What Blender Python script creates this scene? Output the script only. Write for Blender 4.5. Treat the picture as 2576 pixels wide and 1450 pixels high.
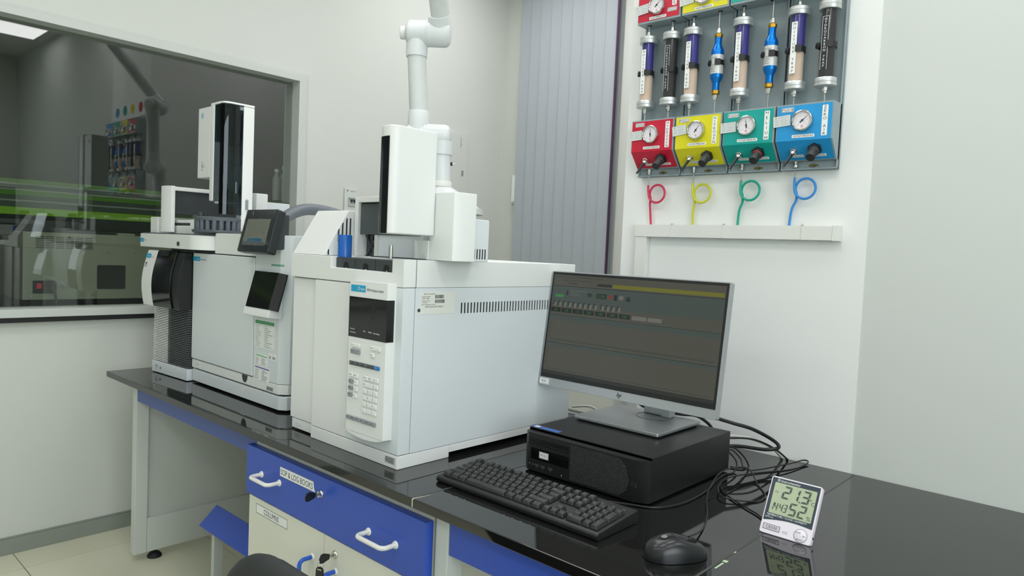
import bpy, bmesh, math, random
from mathutils import Vector, Matrix
random.seed(7)
PI = math.pi
for o in list(bpy.data.objects): bpy.data.objects.remove(o)
SC = bpy.context.scene
C = SC.collection

# ------------------------------------------------------------------ camera, world, exposure
def rot_axes(yaw, pit, rol):
    f = Vector((math.sin(yaw)*math.cos(pit), math.cos(yaw)*math.cos(pit), -math.sin(pit)))
    r = Vector((math.cos(yaw), -math.sin(yaw), 0)); u = r.cross(f)
    return r*math.cos(rol)+u*math.sin(rol), -r*math.sin(rol)+u*math.cos(rol), f
cam = bpy.data.cameras.new('camera'); camo = bpy.data.objects.new('camera', cam); C.objects.link(camo)
R_, U_, F_ = rot_axes(-.7388, .0508, .0446)
m = Matrix((R_, U_, -F_)).transposed().to_4x4(); m.translation = (2.8983, -.9338, 1.2191)
camo.matrix_world = m
cam.sensor_width = 36; cam.lens = 36*1778/2576; cam.clip_start = .02
SC.camera = camo
SC.view_settings.view_transform = 'Standard'; SC.view_settings.look = 'None'
SC.view_settings.gamma = 1; SC.view_settings.use_curve_mapping = False
SC.view_settings.exposure = 0.0
w = bpy.data.worlds.new('world'); SC.world = w; w.use_nodes = True
w.node_tree.nodes['Background'].inputs[0].default_value = (.6, .68, .75, 1)
w.node_tree.nodes['Background'].inputs[1].default_value = .25
LIGHT = 7.0      # radiance of the ceiling panels
wd = bpy.data.lights.new('side_fill_daylight', 'AREA'); wd.shape = 'RECTANGLE'; wd.size = 1.45; wd.size_y = 2.3; wd.energy = 55; wd.color = (.86, .95, 1.0)  # bluish fill lamp added to brighten the faces turned to the right
wdo = bpy.data.objects.new('side_fill_daylight', wd); C.objects.link(wdo); wdo.location = (4.99, -1.5, 1.65); wdo.rotation_euler = (0, math.pi/2, 0)

# ------------------------------------------------------------------ materials
def lin(c):
    out = []
    for x in c:
        x /= 255.
        out.append(x/12.92 if x <= .04045 else ((x+.055)/1.055)**2.4)
    return tuple(out)+(1,)
MATS = {}
def mat(name, rgb, rough=.5, metal=0., spec=.5, var=0., scale=30., emit=None, es=0., bump=0., bscale=200., coat=0.):
    if name in MATS: return MATS[name]
    M = bpy.data.materials.new(name); M.use_nodes = True; MATS[name] = M
    nt = M.node_tree; b = nt.nodes['Principled BSDF']
    b.inputs['Base Color'].default_value = lin(rgb); b.inputs['Roughness'].default_value = rough
    b.inputs['Metallic'].default_value = metal; b.inputs['Specular IOR Level'].default_value = spec
    if coat: b.inputs['Coat Weight'].default_value = coat; b.inputs['Coat Roughness'].default_value = .08
    if emit: b.inputs['Emission Color'].default_value = lin(emit); b.inputs['Emission Strength'].default_value = es
    if var or bump:
        tc = nt.nodes.new('ShaderNodeTexCoord')
    if var:
        n = nt.nodes.new('ShaderNodeTexNoise'); n.inputs['Scale'].default_value = scale; n.inputs['Detail'].default_value = 4
        nt.links.new(tc.outputs['Object'], n.inputs['Vector'])
        rp = nt.nodes.new('ShaderNodeMapRange'); rp.inputs[3].default_value = 1-var; rp.inputs[4].default_value = 1+var
        nt.links.new(n.outputs['Fac'], rp.inputs[0])
        mx = nt.nodes.new('ShaderNodeVectorMath'); mx.operation = 'SCALE'; mx.inputs[0].default_value = lin(rgb)[:3]
        nt.links.new(rp.outputs[0], mx.inputs['Scale']); nt.links.new(mx.outputs[0], b.inputs['Base Color'])
    if bump:
        n2 = nt.nodes.new('ShaderNodeTexNoise'); n2.inputs['Scale'].default_value = bscale
        nt.links.new(tc.outputs['Object'], n2.inputs['Vector'])
        bp = nt.nodes.new('ShaderNodeBump'); bp.inputs['Strength'].default_value = bump; bp.inputs['Distance'].default_value = .002
        nt.links.new(n2.outputs['Fac'], bp.inputs['Height']); nt.links.new(bp.outputs[0], b.inputs['Normal'])
    return M
def glassy(name, tint, ior=1.5, rough=0.0, extra=0.0):
    M = bpy.data.materials.new(name); M.use_nodes = True; MATS[name] = M
    nt = M.node_tree; nt.nodes.clear()
    out = nt.nodes.new('ShaderNodeOutputMaterial'); mx = nt.nodes.new('ShaderNodeMixShader')
    tr = nt.nodes.new('ShaderNodeBsdfTransparent'); tr.inputs[0].default_value = tint+(1,)
    gl = nt.nodes.new('ShaderNodeBsdfGlossy'); gl.inputs['Roughness'].default_value = rough
    fr = nt.nodes.new('ShaderNodeFresnel'); fr.inputs[0].default_value = ior
    ad = nt.nodes.new('ShaderNodeMath'); ad.operation = 'ADD'; ad.inputs[1].default_value = extra; ad.use_clamp = True
    ge = nt.nodes.new('ShaderNodeNewGeometry'); mi = nt.nodes.new('ShaderNodeMapRange')
    mi.inputs[3].default_value = ior; mi.inputs[4].default_value = 1/ior
    nt.links.new(ge.outputs['Backfacing'], mi.inputs[0]); nt.links.new(mi.outputs[0], fr.inputs[0])
    nt.links.new(fr.outputs[0], ad.inputs[0]); nt.links.new(ad.outputs[0], mx.inputs[0])
    nt.links.new(tr.outputs[0], mx.inputs[1]); nt.links.new(gl.outputs[0], mx.inputs[2]); nt.links.new(mx.outputs[0], out.inputs[0])
    return M
def film(name, rgb, alpha):
    M = bpy.data.materials.new(name); M.use_nodes = True; MATS[name] = M
    b = M.node_tree.nodes['Principled BSDF']; b.inputs['Base Color'].default_value = lin(rgb)
    b.inputs['Roughness'].default_value = .6; b.inputs['Alpha'].default_value = alpha; b.inputs['Specular IOR Level'].default_value = .1
    return M
def granite():
    M = mat('black_granite', (20, 21, 20), .045, spec=.9); nt = M.node_tree; b = nt.nodes['Principled BSDF']
    tc = nt.nodes.new('ShaderNodeTexCoord'); v = nt.nodes.new('ShaderNodeTexVoronoi'); v.inputs['Scale'].default_value = 420
    nt.links.new(tc.outputs['Object'], v.inputs['Vector'])
    n = nt.nodes.new('ShaderNodeTexNoise'); n.inputs['Scale'].default_value = 900; nt.links.new(tc.outputs['Object'], n.inputs['Vector'])
    r = nt.nodes.new('ShaderNodeValToRGB'); r.color_ramp.elements[0].position = .62; r.color_ramp.elements[0].color = (.006, .0063, .006, 1)
    r.color_ramp.elements[1].position = .80; r.color_ramp.elements[1].color = (.05, .05, .047, 1)
    nt.links.new(n.outputs['Fac'], r.inputs[0]); nt.links.new(r.outputs[0], b.inputs['Base Color'])
    return M
def perforated(name, rgb, pitch):
    M = mat(name, rgb, .45); nt = M.node_tree; b = nt.nodes['Principled BSDF']
    tc = nt.nodes.new('ShaderNodeTexCoord'); sp = nt.nodes.new('ShaderNodeSeparateXYZ'); nt.links.new(tc.outputs['Object'], sp.inputs[0])
    outs = []
    for ax in ('X', 'Z'):
        a = nt.nodes.new('ShaderNodeMath'); a.operation = 'MULTIPLY'; a.inputs[1].default_value = PI/pitch*(1.0 if ax == 'X' else 1.25)
        nt.links.new(sp.outputs[ax], a.inputs[0]); s = nt.nodes.new('ShaderNodeMath'); s.operation = 'SINE'; nt.links.new(a.outputs[0], s.inputs[0]); outs.append(s)
    p = nt.nodes.new('ShaderNodeMath'); p.operation = 'MULTIPLY'; nt.links.new(outs[0].outputs[0], p.inputs[0]); nt.links.new(outs[1].outputs[0], p.inputs[1])
    r = nt.nodes.new('ShaderNodeValToRGB'); r.color_ramp.elements[0].position = .25; r.color_ramp.elements[0].color = lin((44, 46, 45))
    r.color_ramp.elements[1].position = .4; r.color_ramp.elements[1].color = (.0015, .0015, .0015, 1)
    nt.links.new(p.outputs[0], r.inputs[0]); nt.links.new(r.outputs[0], b.inputs['Base Color'])
    bp = nt.nodes.new('ShaderNodeBump'); bp.inputs['Strength'].default_value = .6; bp.inputs['Distance'].default_value = .001; bp.invert = True
    nt.links.new(p.outputs[0], bp.inputs['Height']); nt.links.new(bp.outputs[0], b.inputs['Normal'])
    return M

WALL = mat('wall_paint_grey_white', (206, 209, 203), .75, var=.02, scale=3, spec=.2)
WALLR = mat('wall_paint_right', (208, 212, 207), .75, var=.02, scale=3, spec=.2)
PILLAR = mat('pillar_paint_white', (234, 236, 233), .7, var=.015, scale=4, spec=.2)
CEIL = mat('ceiling_white', (225, 226, 220), .8)
SKIRT = mat('skirting_grey', (140, 146, 138), .4, var=.06, scale=9)
TILE = mat('vitrified_tile', (214, 214, 190), .16, var=.03, scale=5)
GROUT = mat('grout', (120, 122, 108), .8)
ALU = mat('window_frame_white', (196, 201, 196), .4)
BLACKRUB = mat('black_rubber', (18, 20, 20), .6)
GRANITE = granite()
WHITE = mat('instrument_white', (228, 230, 228), .42, var=.012, scale=6)
OFFW = mat('instrument_warm_white', (228, 231, 228), .45, var=.012, scale=6)
COOL = mat('instrument_cool_white', (216, 223, 225), .42, var=.012, scale=6)
SEAM = mat('seam_dark', (40, 44, 44), .7)
DGREY = mat('dark_grey_plastic', (58, 64, 66), .5, var=.05)
SLATE = mat('slate_grey_plastic', (82, 88, 94), .5)
BLKG = mat('black_gloss', (12, 14, 15), .09, spec=.6)
BLKP = mat('black_plastic', (22, 24, 24), .42, var=.05, scale=80)
BLKM = mat('black_metal', (21, 22, 22), .35, var=.05, scale=60, bump=.05, bscale=900)
KEYM = mat('keycap_black', (31, 33, 33), .5, bump=.06, bscale=1500)
INK = mat('ink_black', (25, 25, 28), .6)
GREYINK = mat('ink_grey', (105, 110, 112), .6)
PAPER = mat('paper_white', (236, 238, 236), .6)
WINK = mat('ink_white', (235, 238, 238), .6)
DIMINK = mat('ink_dim', (90, 105, 100), .6)
CYAN = mat('brand_cyan', (36, 160, 200), .5)
BLUEB = mat('button_blue', (38, 120, 190), .5)
KEYG = mat('button_grey', (140, 147, 150), .5)
KEYD = mat('button_dark', (72, 77, 79), .5)
BLUEP = mat('laminate_blue', (50, 84, 184), .32, var=.03, scale=5)
BLUEA = mat('apron_blue', (72, 92, 160), .4, var=.03, scale=5)
CREAM = mat('laminate_cream', (222, 223, 210), .35, var=.015, scale=4)
LEGP = mat('powder_coat_grey_white', (204, 209, 203), .45, var=.02, scale=4)
LEGD = mat('end_panel_grey', (198, 203, 196), .5, var=.02, scale=4)
HANDW = mat('handle_white', (232, 232, 222), .35)
HANDB = mat('handle_blue', (40, 92, 200), .35)
CHROME = mat('chrome', (205, 205, 200), .18, metal=1.)
STEEL = mat('steel', (190, 190, 185), .3, metal=1.)
BRASS = mat('brass', (190, 150, 60), .28, metal=1.)
SILV = mat('brushed_aluminium', (176, 180, 182), .38, metal=.85, bump=.03, bscale=900)
CAPAL = mat('trap_cap_aluminium', (205, 208, 208), .35, metal=.75)
SILVP = mat('silver_plastic', (168, 172, 174), .4, metal=.35)
BLUAL = mat('anodised_blue', (16, 118, 205), .3, metal=.7)
VIOLET = mat('violet_granules', (52, 46, 128), .6, var=.12, scale=400)
BEIGE = mat('beige_granules', (214, 190, 170), .8, var=.2, scale=600, bump=.5, bscale=700)
CARB = mat('charcoal_granules', (38, 38, 40), .7, var=.25, scale=500, bump=.4, bscale=700)
PANELG = mat('panel_grey', (142, 156, 160), .45, var=.02, scale=8)
GASC = [mat('gas_red', (196, 28, 56), .32, var=.03, scale=12), mat('gas_yellow', (220, 212, 30), .32, var=.03, scale=12),
        mat('gas_teal', (14, 160, 150), .32, var=.03, scale=12), mat('gas_blue', (36, 150, 212), .32, var=.03, scale=12)]
TUBC = [mat('tube_red', (208, 52, 88), .4), mat('tube_yellow', (208, 208, 46), .4), mat('tube_teal', (20, 166, 138), .4), mat('tube_blue', (52, 140, 214), .4)]
TRUNK = mat('pvc_white', (226, 227, 221), .45)
PVC = mat('duct_white', (214, 219, 219), .3, var=.03, scale=20)
PVCF = mat('duct_wrapped', (206, 211, 209), .35, var=.06, scale=35, bump=.3, bscale=60)
HOSE = mat('hose_grey', (98, 105, 112), .45)
BLIND = mat('blind_fabric', (170, 177, 183), .8, var=.03, scale=60)
PURPLE = mat('purple_edge', (66, 40, 72), .6)
RED = mat('red_plastic', (200, 30, 50), .4)
GREENP = mat('green_print', (92, 158, 118), .6)
LGREENP = mat('light_green_print', (150, 200, 160), .6)
VIOP = mat('violet_print', (130, 115, 165), .6)
LCD = mat('lcd_green', (168, 180, 148), .25)
NAVY = mat('thermo_navy', (40, 54, 66), .35)
LCDINK = mat('lcd_ink', (66, 78, 72), .5)
PINKW = mat('thermo_white', (228, 222, 230), .4)
SCRM = mat('screen_panel', (14, 15, 14), .3, emit=(74, 75, 67), es=.9, spec=.25)
SCRD = mat('screen_dark', (5, 6, 6), .3, emit=(26, 30, 28), es=.8)
SCRY = mat('screen_yellow', (5, 5, 5), .3, emit=(100, 100, 32), es=.9)
SCRT = mat('screen_band', (10, 11, 11), .3, emit=(60, 69, 66), es=.9)
SCRH = mat('screen_line', (5, 5, 5), .3, emit=(34, 38, 38), es=.9)
SCRL = mat('screen_light', (5, 5, 5), .3, emit=(98, 99, 90), es=.9)
SCRG = mat('screen_green_text', (5, 5, 5), .3, emit=(52, 112, 62), es=.9)
SCRR = mat('screen_red', (5, 5, 5), .3, emit=(112, 44, 44), es=.9)
SCRK = mat('screen_taskbar', (5, 5, 5), .3, emit=(38, 40, 38), es=.9)
TSCR = mat('touch_screen', (10, 11, 10), .3, emit=(112, 116, 102), es=.85)
TSCB = mat('touch_blue', (5, 8, 10), .3, emit=(28, 90, 112), es=.9)
BACKP = mat('beige_steel', (138, 140, 124), .45, var=.03, scale=8)
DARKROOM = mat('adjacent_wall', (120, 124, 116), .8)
EMIT = mat('light_diffuser', (240, 240, 235), .6, emit=(253, 251, 253), es=LIGHT)
GLASSW = glassy('window_glass', (.90, .93, .90), 1.5, 0.0, .035)
GLASST = glassy('clear_acrylic', (.97, .98, .98), 1.45, .02)
SMOKE = glassy('smoked_acrylic', (.36, .42, .44), 1.5, .03)
FILMG = film('film_green', (84, 124, 52), .5)
FILMB = film('film_bright_green', (112, 152, 48), .7)
FILMW = film('film_white', (150, 156, 150), .30)
FILMD = film('film_grey_green', (80, 94, 80), .30)
PLASTWRAP = glassy('plastic_wrap', (.96, .97, .97), 1.4, .12, .03)
GREENTAPE = mat('green_tape', (120, 172, 146), .5)
CHAIRM = mat('chair_black', (40, 43, 43), .55, var=.08, scale=30)
CHAIRD = mat('chair_mesh', (22, 22, 21), .8, var=.2, scale=300)

# ------------------------------------------------------------------ mesh builder
def V(p): return Vector(p)
class Fr:
    def __init__(s, o, ux=(1, 0, 0), uy=(0, 0, 1)):
        s.o = V(o); s.ux = V(ux).normalized(); s.uy = V(uy).normalized(); s.n = s.ux.cross(s.uy)
    def p(s, x, y, z=0.): return s.o+s.ux*x+s.uy*y+s.n*z
def front(y): return Fr((0, y, 0))                      # normal -y, coords (x,z)
def side(x): return Fr((x, 0, 0), (0, 1, 0), (0, 0, 1))  # normal +x, coords (y,z)
def top(z): return Fr((0, 0, z), (1, 0, 0), (0, 1, 0))   # normal +z, coords (x,y)
_txt = {}
def glyphs(s):
    if s in _txt: return _txt[s]
    cu = bpy.data.curves.new('t', 'FONT'); cu.body = s; cu.size = 1; cu.resolution_u = 2
    ob = bpy.data.objects.new('t', cu); me = bpy.data.meshes.new_from_object(ob)
    vs = [v.co.copy() for v in me.vertices]; fs = [tuple(p.vertices) for p in me.polygons]
    bpy.data.objects.remove(ob); bpy.data.curves.remove(cu); bpy.data.meshes.remove(me)
    _txt[s] = (vs, fs); return _txt[s]
class MB:
    def __init__(s): s.v = []; s.f = []
    def add(s, vs, fs):
        b = len(s.v); s.v += [V(p) for p in vs]; s.f += [tuple(i+b for i in f) for f in fs]; return s
    def hexa(s, p):
        return s.add(p, [(0, 3, 2, 1), (4, 5, 6, 7), (0, 1, 5, 4), (1, 2, 6, 5), (2, 3, 7, 6), (3, 0, 4, 7)])
    def box(s, x0, x1, y0, y1, z0, z1):
        return s.hexa([(x0, y0, z0), (x1, y0, z0), (x1, y1, z0), (x0, y1, z0), (x0, y0, z1), (x1, y0, z1), (x1, y1, z1), (x0, y1, z1)])
    def plate(s, fr, x0, x1, y0, y1, t0, t1):
        return s.hexa([fr.p(x0, y0, t0), fr.p(x1, y0, t0), fr.p(x1, y1, t0), fr.p(x0, y1, t0), fr.p(x0, y0, t1), fr.p(x1, y0, t1), fr.p(x1, y1, t1), fr.p(x0, y1, t1)])
    def poly(s, fr, pts, t0, t1):
        n = len(pts); vs = [fr.p(x, y, t0) for x, y in pts]+[fr.p(x, y, t1) for x, y in pts]
        fs = [tuple(reversed(range(n))), tuple(range(n, 2*n))]+[(i, (i+1) % n, n+(i+1) % n, n+i) for i in range(n)]
        return s.add(vs, fs)
    def prism(s, pts, axis, a, b):
        n = len(pts)
        def mk(p, h): return {'x': (h, p[0], p[1]), 'y': (p[0], h, p[1]), 'z': (p[0], p[1], h)}[axis]
        vs = [mk(p, a) for p in pts]+[mk(p, b) for p in pts]
        fs = [tuple(reversed(range(n))), tuple(range(n, 2*n))]+[(i, (i+1) % n, n+(i+1) % n, n+i) for i in range(n)]
        return s.add(vs, fs)
    def rplate(s, fr, x0, x1, y0, y1, r, t0, t1, n=4):
        pts = []
        for cx, cy, a in ((x1-r, y1-r, 0), (x0+r, y1-r, 90), (x0+r, y0+r, 180), (x1-r, y0+r, 270)):
            for k in range(n+1):
                t = math.radians(a+90*k/n); pts.append((cx+r*math.cos(t), cy+r*math.sin(t)))
        return s.poly(fr, pts, t0, t1)
    def lathe(s, o, axis, prof, n=24):
        ax = V(axis).normalized(); e = V((1, 0, 0)) if abs(ax.x) < .8 else V((0, 1, 0))
        a = ax.cross(e).normalized(); b = ax.cross(a); o = V(o); vs = []; fs = []
        for r, h in prof:
            for k in range(n):
                t = 2*PI*k/n; vs.append(o+ax*h+(a*math.cos(t)+b*math.sin(t))*max(r, 1e-5))
        for i in range(len(prof)-1):
            for k in range(n):
                fs.append((i*n+k, i*n+(k+1) % n, (i+1)*n+(k+1) % n, (i+1)*n+k))
        fs.append(tuple(reversed(range(n)))); fs.append(tuple(range((len(prof)-1)*n, len(prof)*n)))
        return s.add(vs, fs)
    def cyl(s, p0, p1, r0, r1=None, n=20):
        p0, p1 = V(p0), V(p1); d = p1-p0
        return s.lathe(p0, d, [(r0, 0), (r0 if r1 is None else r1, d.length)], n)
    def tube(s, pts, r, n=8):
        pts = [V(p) for p in pts]; vs = []; fs = []; N = None
        for i, p in enumerate(pts):
            t = (pts[min(i+1, len(pts)-1)]-pts[max(i-1, 0)]).normalized()
            if N is None:
                e = V((0, 0, 1)) if abs(t.z) < .9 else V((1, 0, 0)); N = (e-t*e.dot(t)).normalized()
            else: N = (N-t*N.dot(t)).normalized()
            Bn = t.cross(N); rr = r(i/(len(pts)-1)) if callable(r) else r
            for k in range(n):
                a = 2*PI*k/n; vs.append(p+(N*math.cos(a)+Bn*math.sin(a))*rr)
        for i in range(len(pts)-1):
            for k in range(n): fs.append((i*n+k, i*n+(k+1) % n, (i+1)*n+(k+1) % n, (i+1)*n+k))
        fs.append(tuple(reversed(range(n)))); fs.append(tuple(range((len(pts)-1)*n, len(pts)*n)))
        return s.add(vs, fs)
    def torus(s, o, axis, R, r, n=32, m=8):
        ax = V(axis).normalized(); e = V((1, 0, 0)) if abs(ax.x) < .8 else V((0, 1, 0)); a = ax.cross(e).normalized(); b = ax.cross(a); o = V(o)
        vs = []; fs = []
        for i in range(n):
            t = 2*PI*i/n; d = a*math.cos(t)+b*math.sin(t)
            for k in range(m):
                q = 2*PI*k/m; vs.append(o+d*(R+r*math.cos(q))+ax*r*math.sin(q))
        for i in range(n):
            for k in range(m): fs.append((i*m+k, ((i+1) % n)*m+k, ((i+1) % n)*m+(k+1) % m, i*m+(k+1) % m))
        return s.add(vs, fs)
    def text(s, fr, t, x, y, h, al='C', sx=1., z=.0004, width=None, skew=0.):
        vs, fs = glyphs(t)
        if not vs: return s
        x0 = min(v.x for v in vs); x1 = max(v.x for v in vs); k = h/.70
        kx = k*sx if width is None else width/(x1-x0)
        off = {'C': -(x0+x1)/2, 'L': -x0, 'R': -x1}[al]
        return s.add([fr.p(x+(v.x+off)*kx+skew*v.y*k, y+v.y*k-h*.5, z) for v in vs], fs)
    def vtext(s, fr, t, x, ytop, h, pitch, sx=1., z=.0004):
        for i, ch in enumerate(t):
            if ch != ' ': s.text(fr, ch, x, ytop-i*pitch, h, 'C', sx, z)
        return s
    def star(s, fr, x, y, r, z=.0004, lw=.18):
        for k in range(8):
            a = PI/4*k+PI/8; d = (math.cos(a), math.sin(a)); q = (-d[1], d[0]); lw_ = r*lw
            s.poly(fr, [(x+d[0]*r*.45-q[0]*lw_*.5, y+d[1]*r*.45-q[1]*lw_*.5), (x+d[0]*r-q[0]*lw_*.5, y+d[1]*r-q[1]*lw_*.5),
                        (x+d[0]*r+q[0]*lw_*.5, y+d[1]*r+q[1]*lw_*.5), (x+d[0]*r*.45+q[0]*lw_*.5, y+d[1]*r*.45+q[1]*lw_*.5)], z, z+.0002)
        return s
    def hplogo(s, fr, x, y, h, z=.0004):
        wv = h*.10; sk = .36
        for dx, y0, y1 in ((-.30, -.18, .5), (-.08, -.18, .22), (.14, -.18, .22), (.14+.0, -.5, .22), (.34, -.18, .22)):
            a, b = x+dx*h+y0*h*sk, x+dx*h+y1*h*sk
            s.poly(fr, [(a, y+y0*h), (a+wv, y+y0*h), (b+wv, y+y1*h), (b, y+y1*h)], z, z+.0002)
        for dx in (-.30, .14):
            a = x+dx*h+.22*h*sk; s.poly(fr, [(a, y+.16*h), (a+.25*h, y+.16*h), (a+.25*h, y+.22*h), (a, y+.22*h)], z, z+.0002)
        return s
def spline(pts, k=8):
    P = [V(p) for p in pts]; out = []
    for i in range(len(P)-1):
        a, b, c, d = P[max(i-1, 0)], P[i], P[i+1], P[min(i+2, len(P)-1)]
        for j in range(k):
            t = j/k; out.append(.5*((2*b)+(c-a)*t+(2*a-5*b+4*c-d)*t*t+(3*b-a-3*c+d)*t**3))
    out.append(P[-1]); return out
def wloc(o):
    p = V((0, 0, 0))
    while o: p += o.location; o = o.parent
    return p
def mesh_of(mb, bev=0., segs=2, ang=35, off=None):
    bm = bmesh.new(); vs = [bm.verts.new(p-off if off is not None else p) for p in mb.v]
    for f in mb.f:
        try: bm.faces.new([vs[i] for i in f])
        except ValueError: pass
    if bev:
        bmesh.ops.remove_doubles(bm, verts=bm.verts, dist=1e-6)
        bmesh.ops.recalc_face_normals(bm, faces=bm.faces)
        es = [e for e in bm.edges if len(e.link_faces) == 2 and e.calc_face_angle(0) > .6]
        bmesh.ops.bevel(bm, geom=es, offset=bev, segments=segs, affect='EDGES', clamp_overlap=True, profile=.5)
    elif len(bm.verts) < 60000: bmesh.ops.recalc_face_normals(bm, faces=bm.faces)
    me = bpy.data.meshes.new('m'); bm.to_mesh(me); bm.free()
    me.polygons.foreach_set('use_smooth', [True]*len(me.polygons)); me.set_sharp_from_angle(angle=math.radians(ang))
    return me
def wnorm(o):
    md = o.modifiers.new('weighted_normals', 'WEIGHTED_NORMAL'); md.mode = 'FACE_AREA'; md.weight = 90; md.keep_sharp = True
def part(name, mb, M, parent, bev=0., segs=2, local=False, ang=35, label=None, kind=None):
    off = None if local else wloc(parent)
    me = mesh_of(mb, bev, segs, ang, off); me.materials.append(M); me.name = name
    o = bpy.data.objects.new(name, me); C.objects.link(o); o.parent = parent
    if bev: wnorm(o)
    if label: o['label'] = label
    if kind: o['kind'] = kind
    return o
def thing(name, label, cat, loc=(0, 0, 0), rz=0., group=None, rx=0.):
    o = bpy.data.objects.new(name, None); C.objects.link(o); o.location = loc; o.rotation_euler = (rx, 0, rz); o.empty_display_size = .05
    o['label'] = label; o['category'] = cat
    if group: o['group'] = group
    return o
def single(name, mb, M, label, cat, bev=0., segs=2, group=None, ang=35):
    n = len(mb.v); lo = V((sum(p.x for p in mb.v)/n, sum(p.y for p in mb.v)/n, min(p.z for p in mb.v)))
    me = mesh_of(mb, bev, segs, ang, lo); me.materials.append(M); me.name = name
    o = bpy.data.objects.new(name, me); C.objects.link(o); o.location = lo; o['label'] = label; o['category'] = cat
    if group: o['group'] = group
    return o
def struct(name, mb, M, parent=None, bev=0.):
    if parent: return part(name, mb, M, parent, bev)
    me = mesh_of(mb, bev); me.materials.append(M); me.name = name
    o = bpy.data.objects.new(name, me); C.objects.link(o); o['kind'] = 'structure'
    if bev: wnorm(o)
    return o
def inst(name, me, parent, loc):
    o = bpy.data.objects.new(name, me); C.objects.link(o); o.parent = parent; o.location = loc; return o

B = .7035          # worktop height
YW = .9436         # face of the pillar and of the wall behind the bench
XW = -.22          # face of the window wall
YB = 2.3447        # far wall
CH = 2.92

# ------------------------------------------------------------------ room
fl = struct('floor', MB().box(-3.2, 5.1, -3.3, YB+.2, -.06, -.0035), GROUT)
tm = mesh_of(MB().box(.0015, .5985, .0015, .5985, -.004, 0), .0008, 1); tm.materials.append(TILE)
for i in range(10):
    for j in range(10):
        x, y = -.051-.6+i*.6, -.243-3.0+j*.6
        if x < XW-.1 or y > YB: 
            continue
        inst('tile', tm, fl, (x, y, 0))
e = mesh_of(MB().box(0, .168, .0015, .5985, -.004, 0)); e.materials.append(TILE)
for j in range(10):
    if -.243-3.0+j*.6 < YB: inst('tile', e, fl, (XW, -.243-3.0+j*.6, 0))
cl = struct('ceiling', MB().box(-3.2, 5.1, -3.3, YB+.2, CH, CH+.08), CEIL)
WY0, WY1, WZ0, WZ1 = -1.55, .895, .921, 1.996      # opening in the window wall
wl = MB().box(XW-.12, XW, -3.3, YB+.1, -.06, WZ0).box(XW-.12, XW, -3.3, YB+.1, WZ1, CH).box(XW-.12, XW, WY1, YB+.1, WZ0, WZ1).box(XW-.12, XW, -3.3, WY0, WZ0, WZ1)
struct('wall_left', wl, WALL)
struct('wall_back', MB().box(XW, -.09, YB, YB+.1, 0, CH).box(.66, 1.75, YB, YB+.1, 0, CH).box(-.09, .66, YB, YB+.1, 2.86, CH).box(-.09, .66, YB, YB+.1, 0, .8), WALL)
struct('wall_pillar', MB().box(1.646, 2.363, YW, YB+.1, 0, CH), PILLAR)
struct('wall_behind_bench', MB().box(2.363, 5.1, YW+.004, YW+.2, 0, CH), WALLR)
struct('wall_right', MB().box(5.0, 5.1, -3.3, -2.7, 0, CH).box(5.0, 5.1, -.3, YW+.1, 0, CH).box(5.0, 5.1, -2.7, -.3, 0, .9).box(5.0, 5.1, -2.7, -.3, 2.4, CH), WALL)
w3 = struct('added_window', MB().box(5.01, 5.06, -2.7, -2.65, .9, 2.4).box(5.01, 5.06, -.35, -.3, .9, 2.4).box(5.01, 5.06, -1.525, -1.475, .9, 2.4).box(5.01, 5.06, -2.65, -.35, .9, .95).box(5.01, 5.06, -2.65, -.35, 2.35, 2.4), ALU)  # unseen window, added on the right wall to go with the side fill
struct('glass_pane', MB().box(5.03, 5.036, -2.65, -.35, .95, 2.35), GLASSW, w3)
struct('wall_front', MB().box(XW, 5.1, -3.3, -3.2, 0, CH), WALL)
struct('baseboard_left', MB().box(XW, XW+.008, -3.2, YB, 0, .060).box(XW, XW+.005, -3.2, YB, .060, .0669), SKIRT, bev=.001)
# adjacent darkened room
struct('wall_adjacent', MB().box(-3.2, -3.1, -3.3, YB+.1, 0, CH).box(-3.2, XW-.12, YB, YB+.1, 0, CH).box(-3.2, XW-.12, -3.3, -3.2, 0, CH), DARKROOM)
# interior window: frame with rails, glass, film bands
fz0, fz1, fy1 = .8885, 2.0218, .9326
wf = MB().box(XW-.10, XW+.022, WY0-.04, fy1, WZ1-.004, fz1).box(XW-.10, XW+.022, WY1-.004, fy1, WZ0-.02, WZ1).box(XW-.10, XW+.022, WY0-.04, WY0, WZ0-.02, WZ1).box(XW-.10, XW+.03, WY0-.04, fy1, .895, WZ0+.005)
win = struct('window_1', wf, ALU, bev=.003)
struct('frame_lip', MB().box(XW, XW+.010, WY0-.06, fy1+.016, fz1-.002, fz1+.012).box(XW, XW+.010, fy1-.002, fy1+.014, .895, fz1), ALU, win, .002)
struct('gasket', MB().box(XW, XW+.026, WY0-.04, fy1, .877, .895), BLACKRUB, win)
gp = struct('glass_pane', MB().box(XW-.046, XW-.040, WY0, WY1, WZ0, WZ1), GLASSW, win)
bands = [(1.4103, 1.3958, FILMG), (1.3958, 1.39, FILMW), (1.39, 1.374, FILMD), (1.374, 1.3681, FILMW), (1.3681, 1.3507, FILMG), (1.3507, 1.3332, FILMD), (1.3332, 1.3273, FILMW), (1.3273, 1.3054, FILMD), (1.3054, 1.2777, FILMB)]
for a, b, M in bands: struct('film_band', MB().box(XW-.0475, XW-.0465, WY0, WY1, b, a), M, win)
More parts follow.
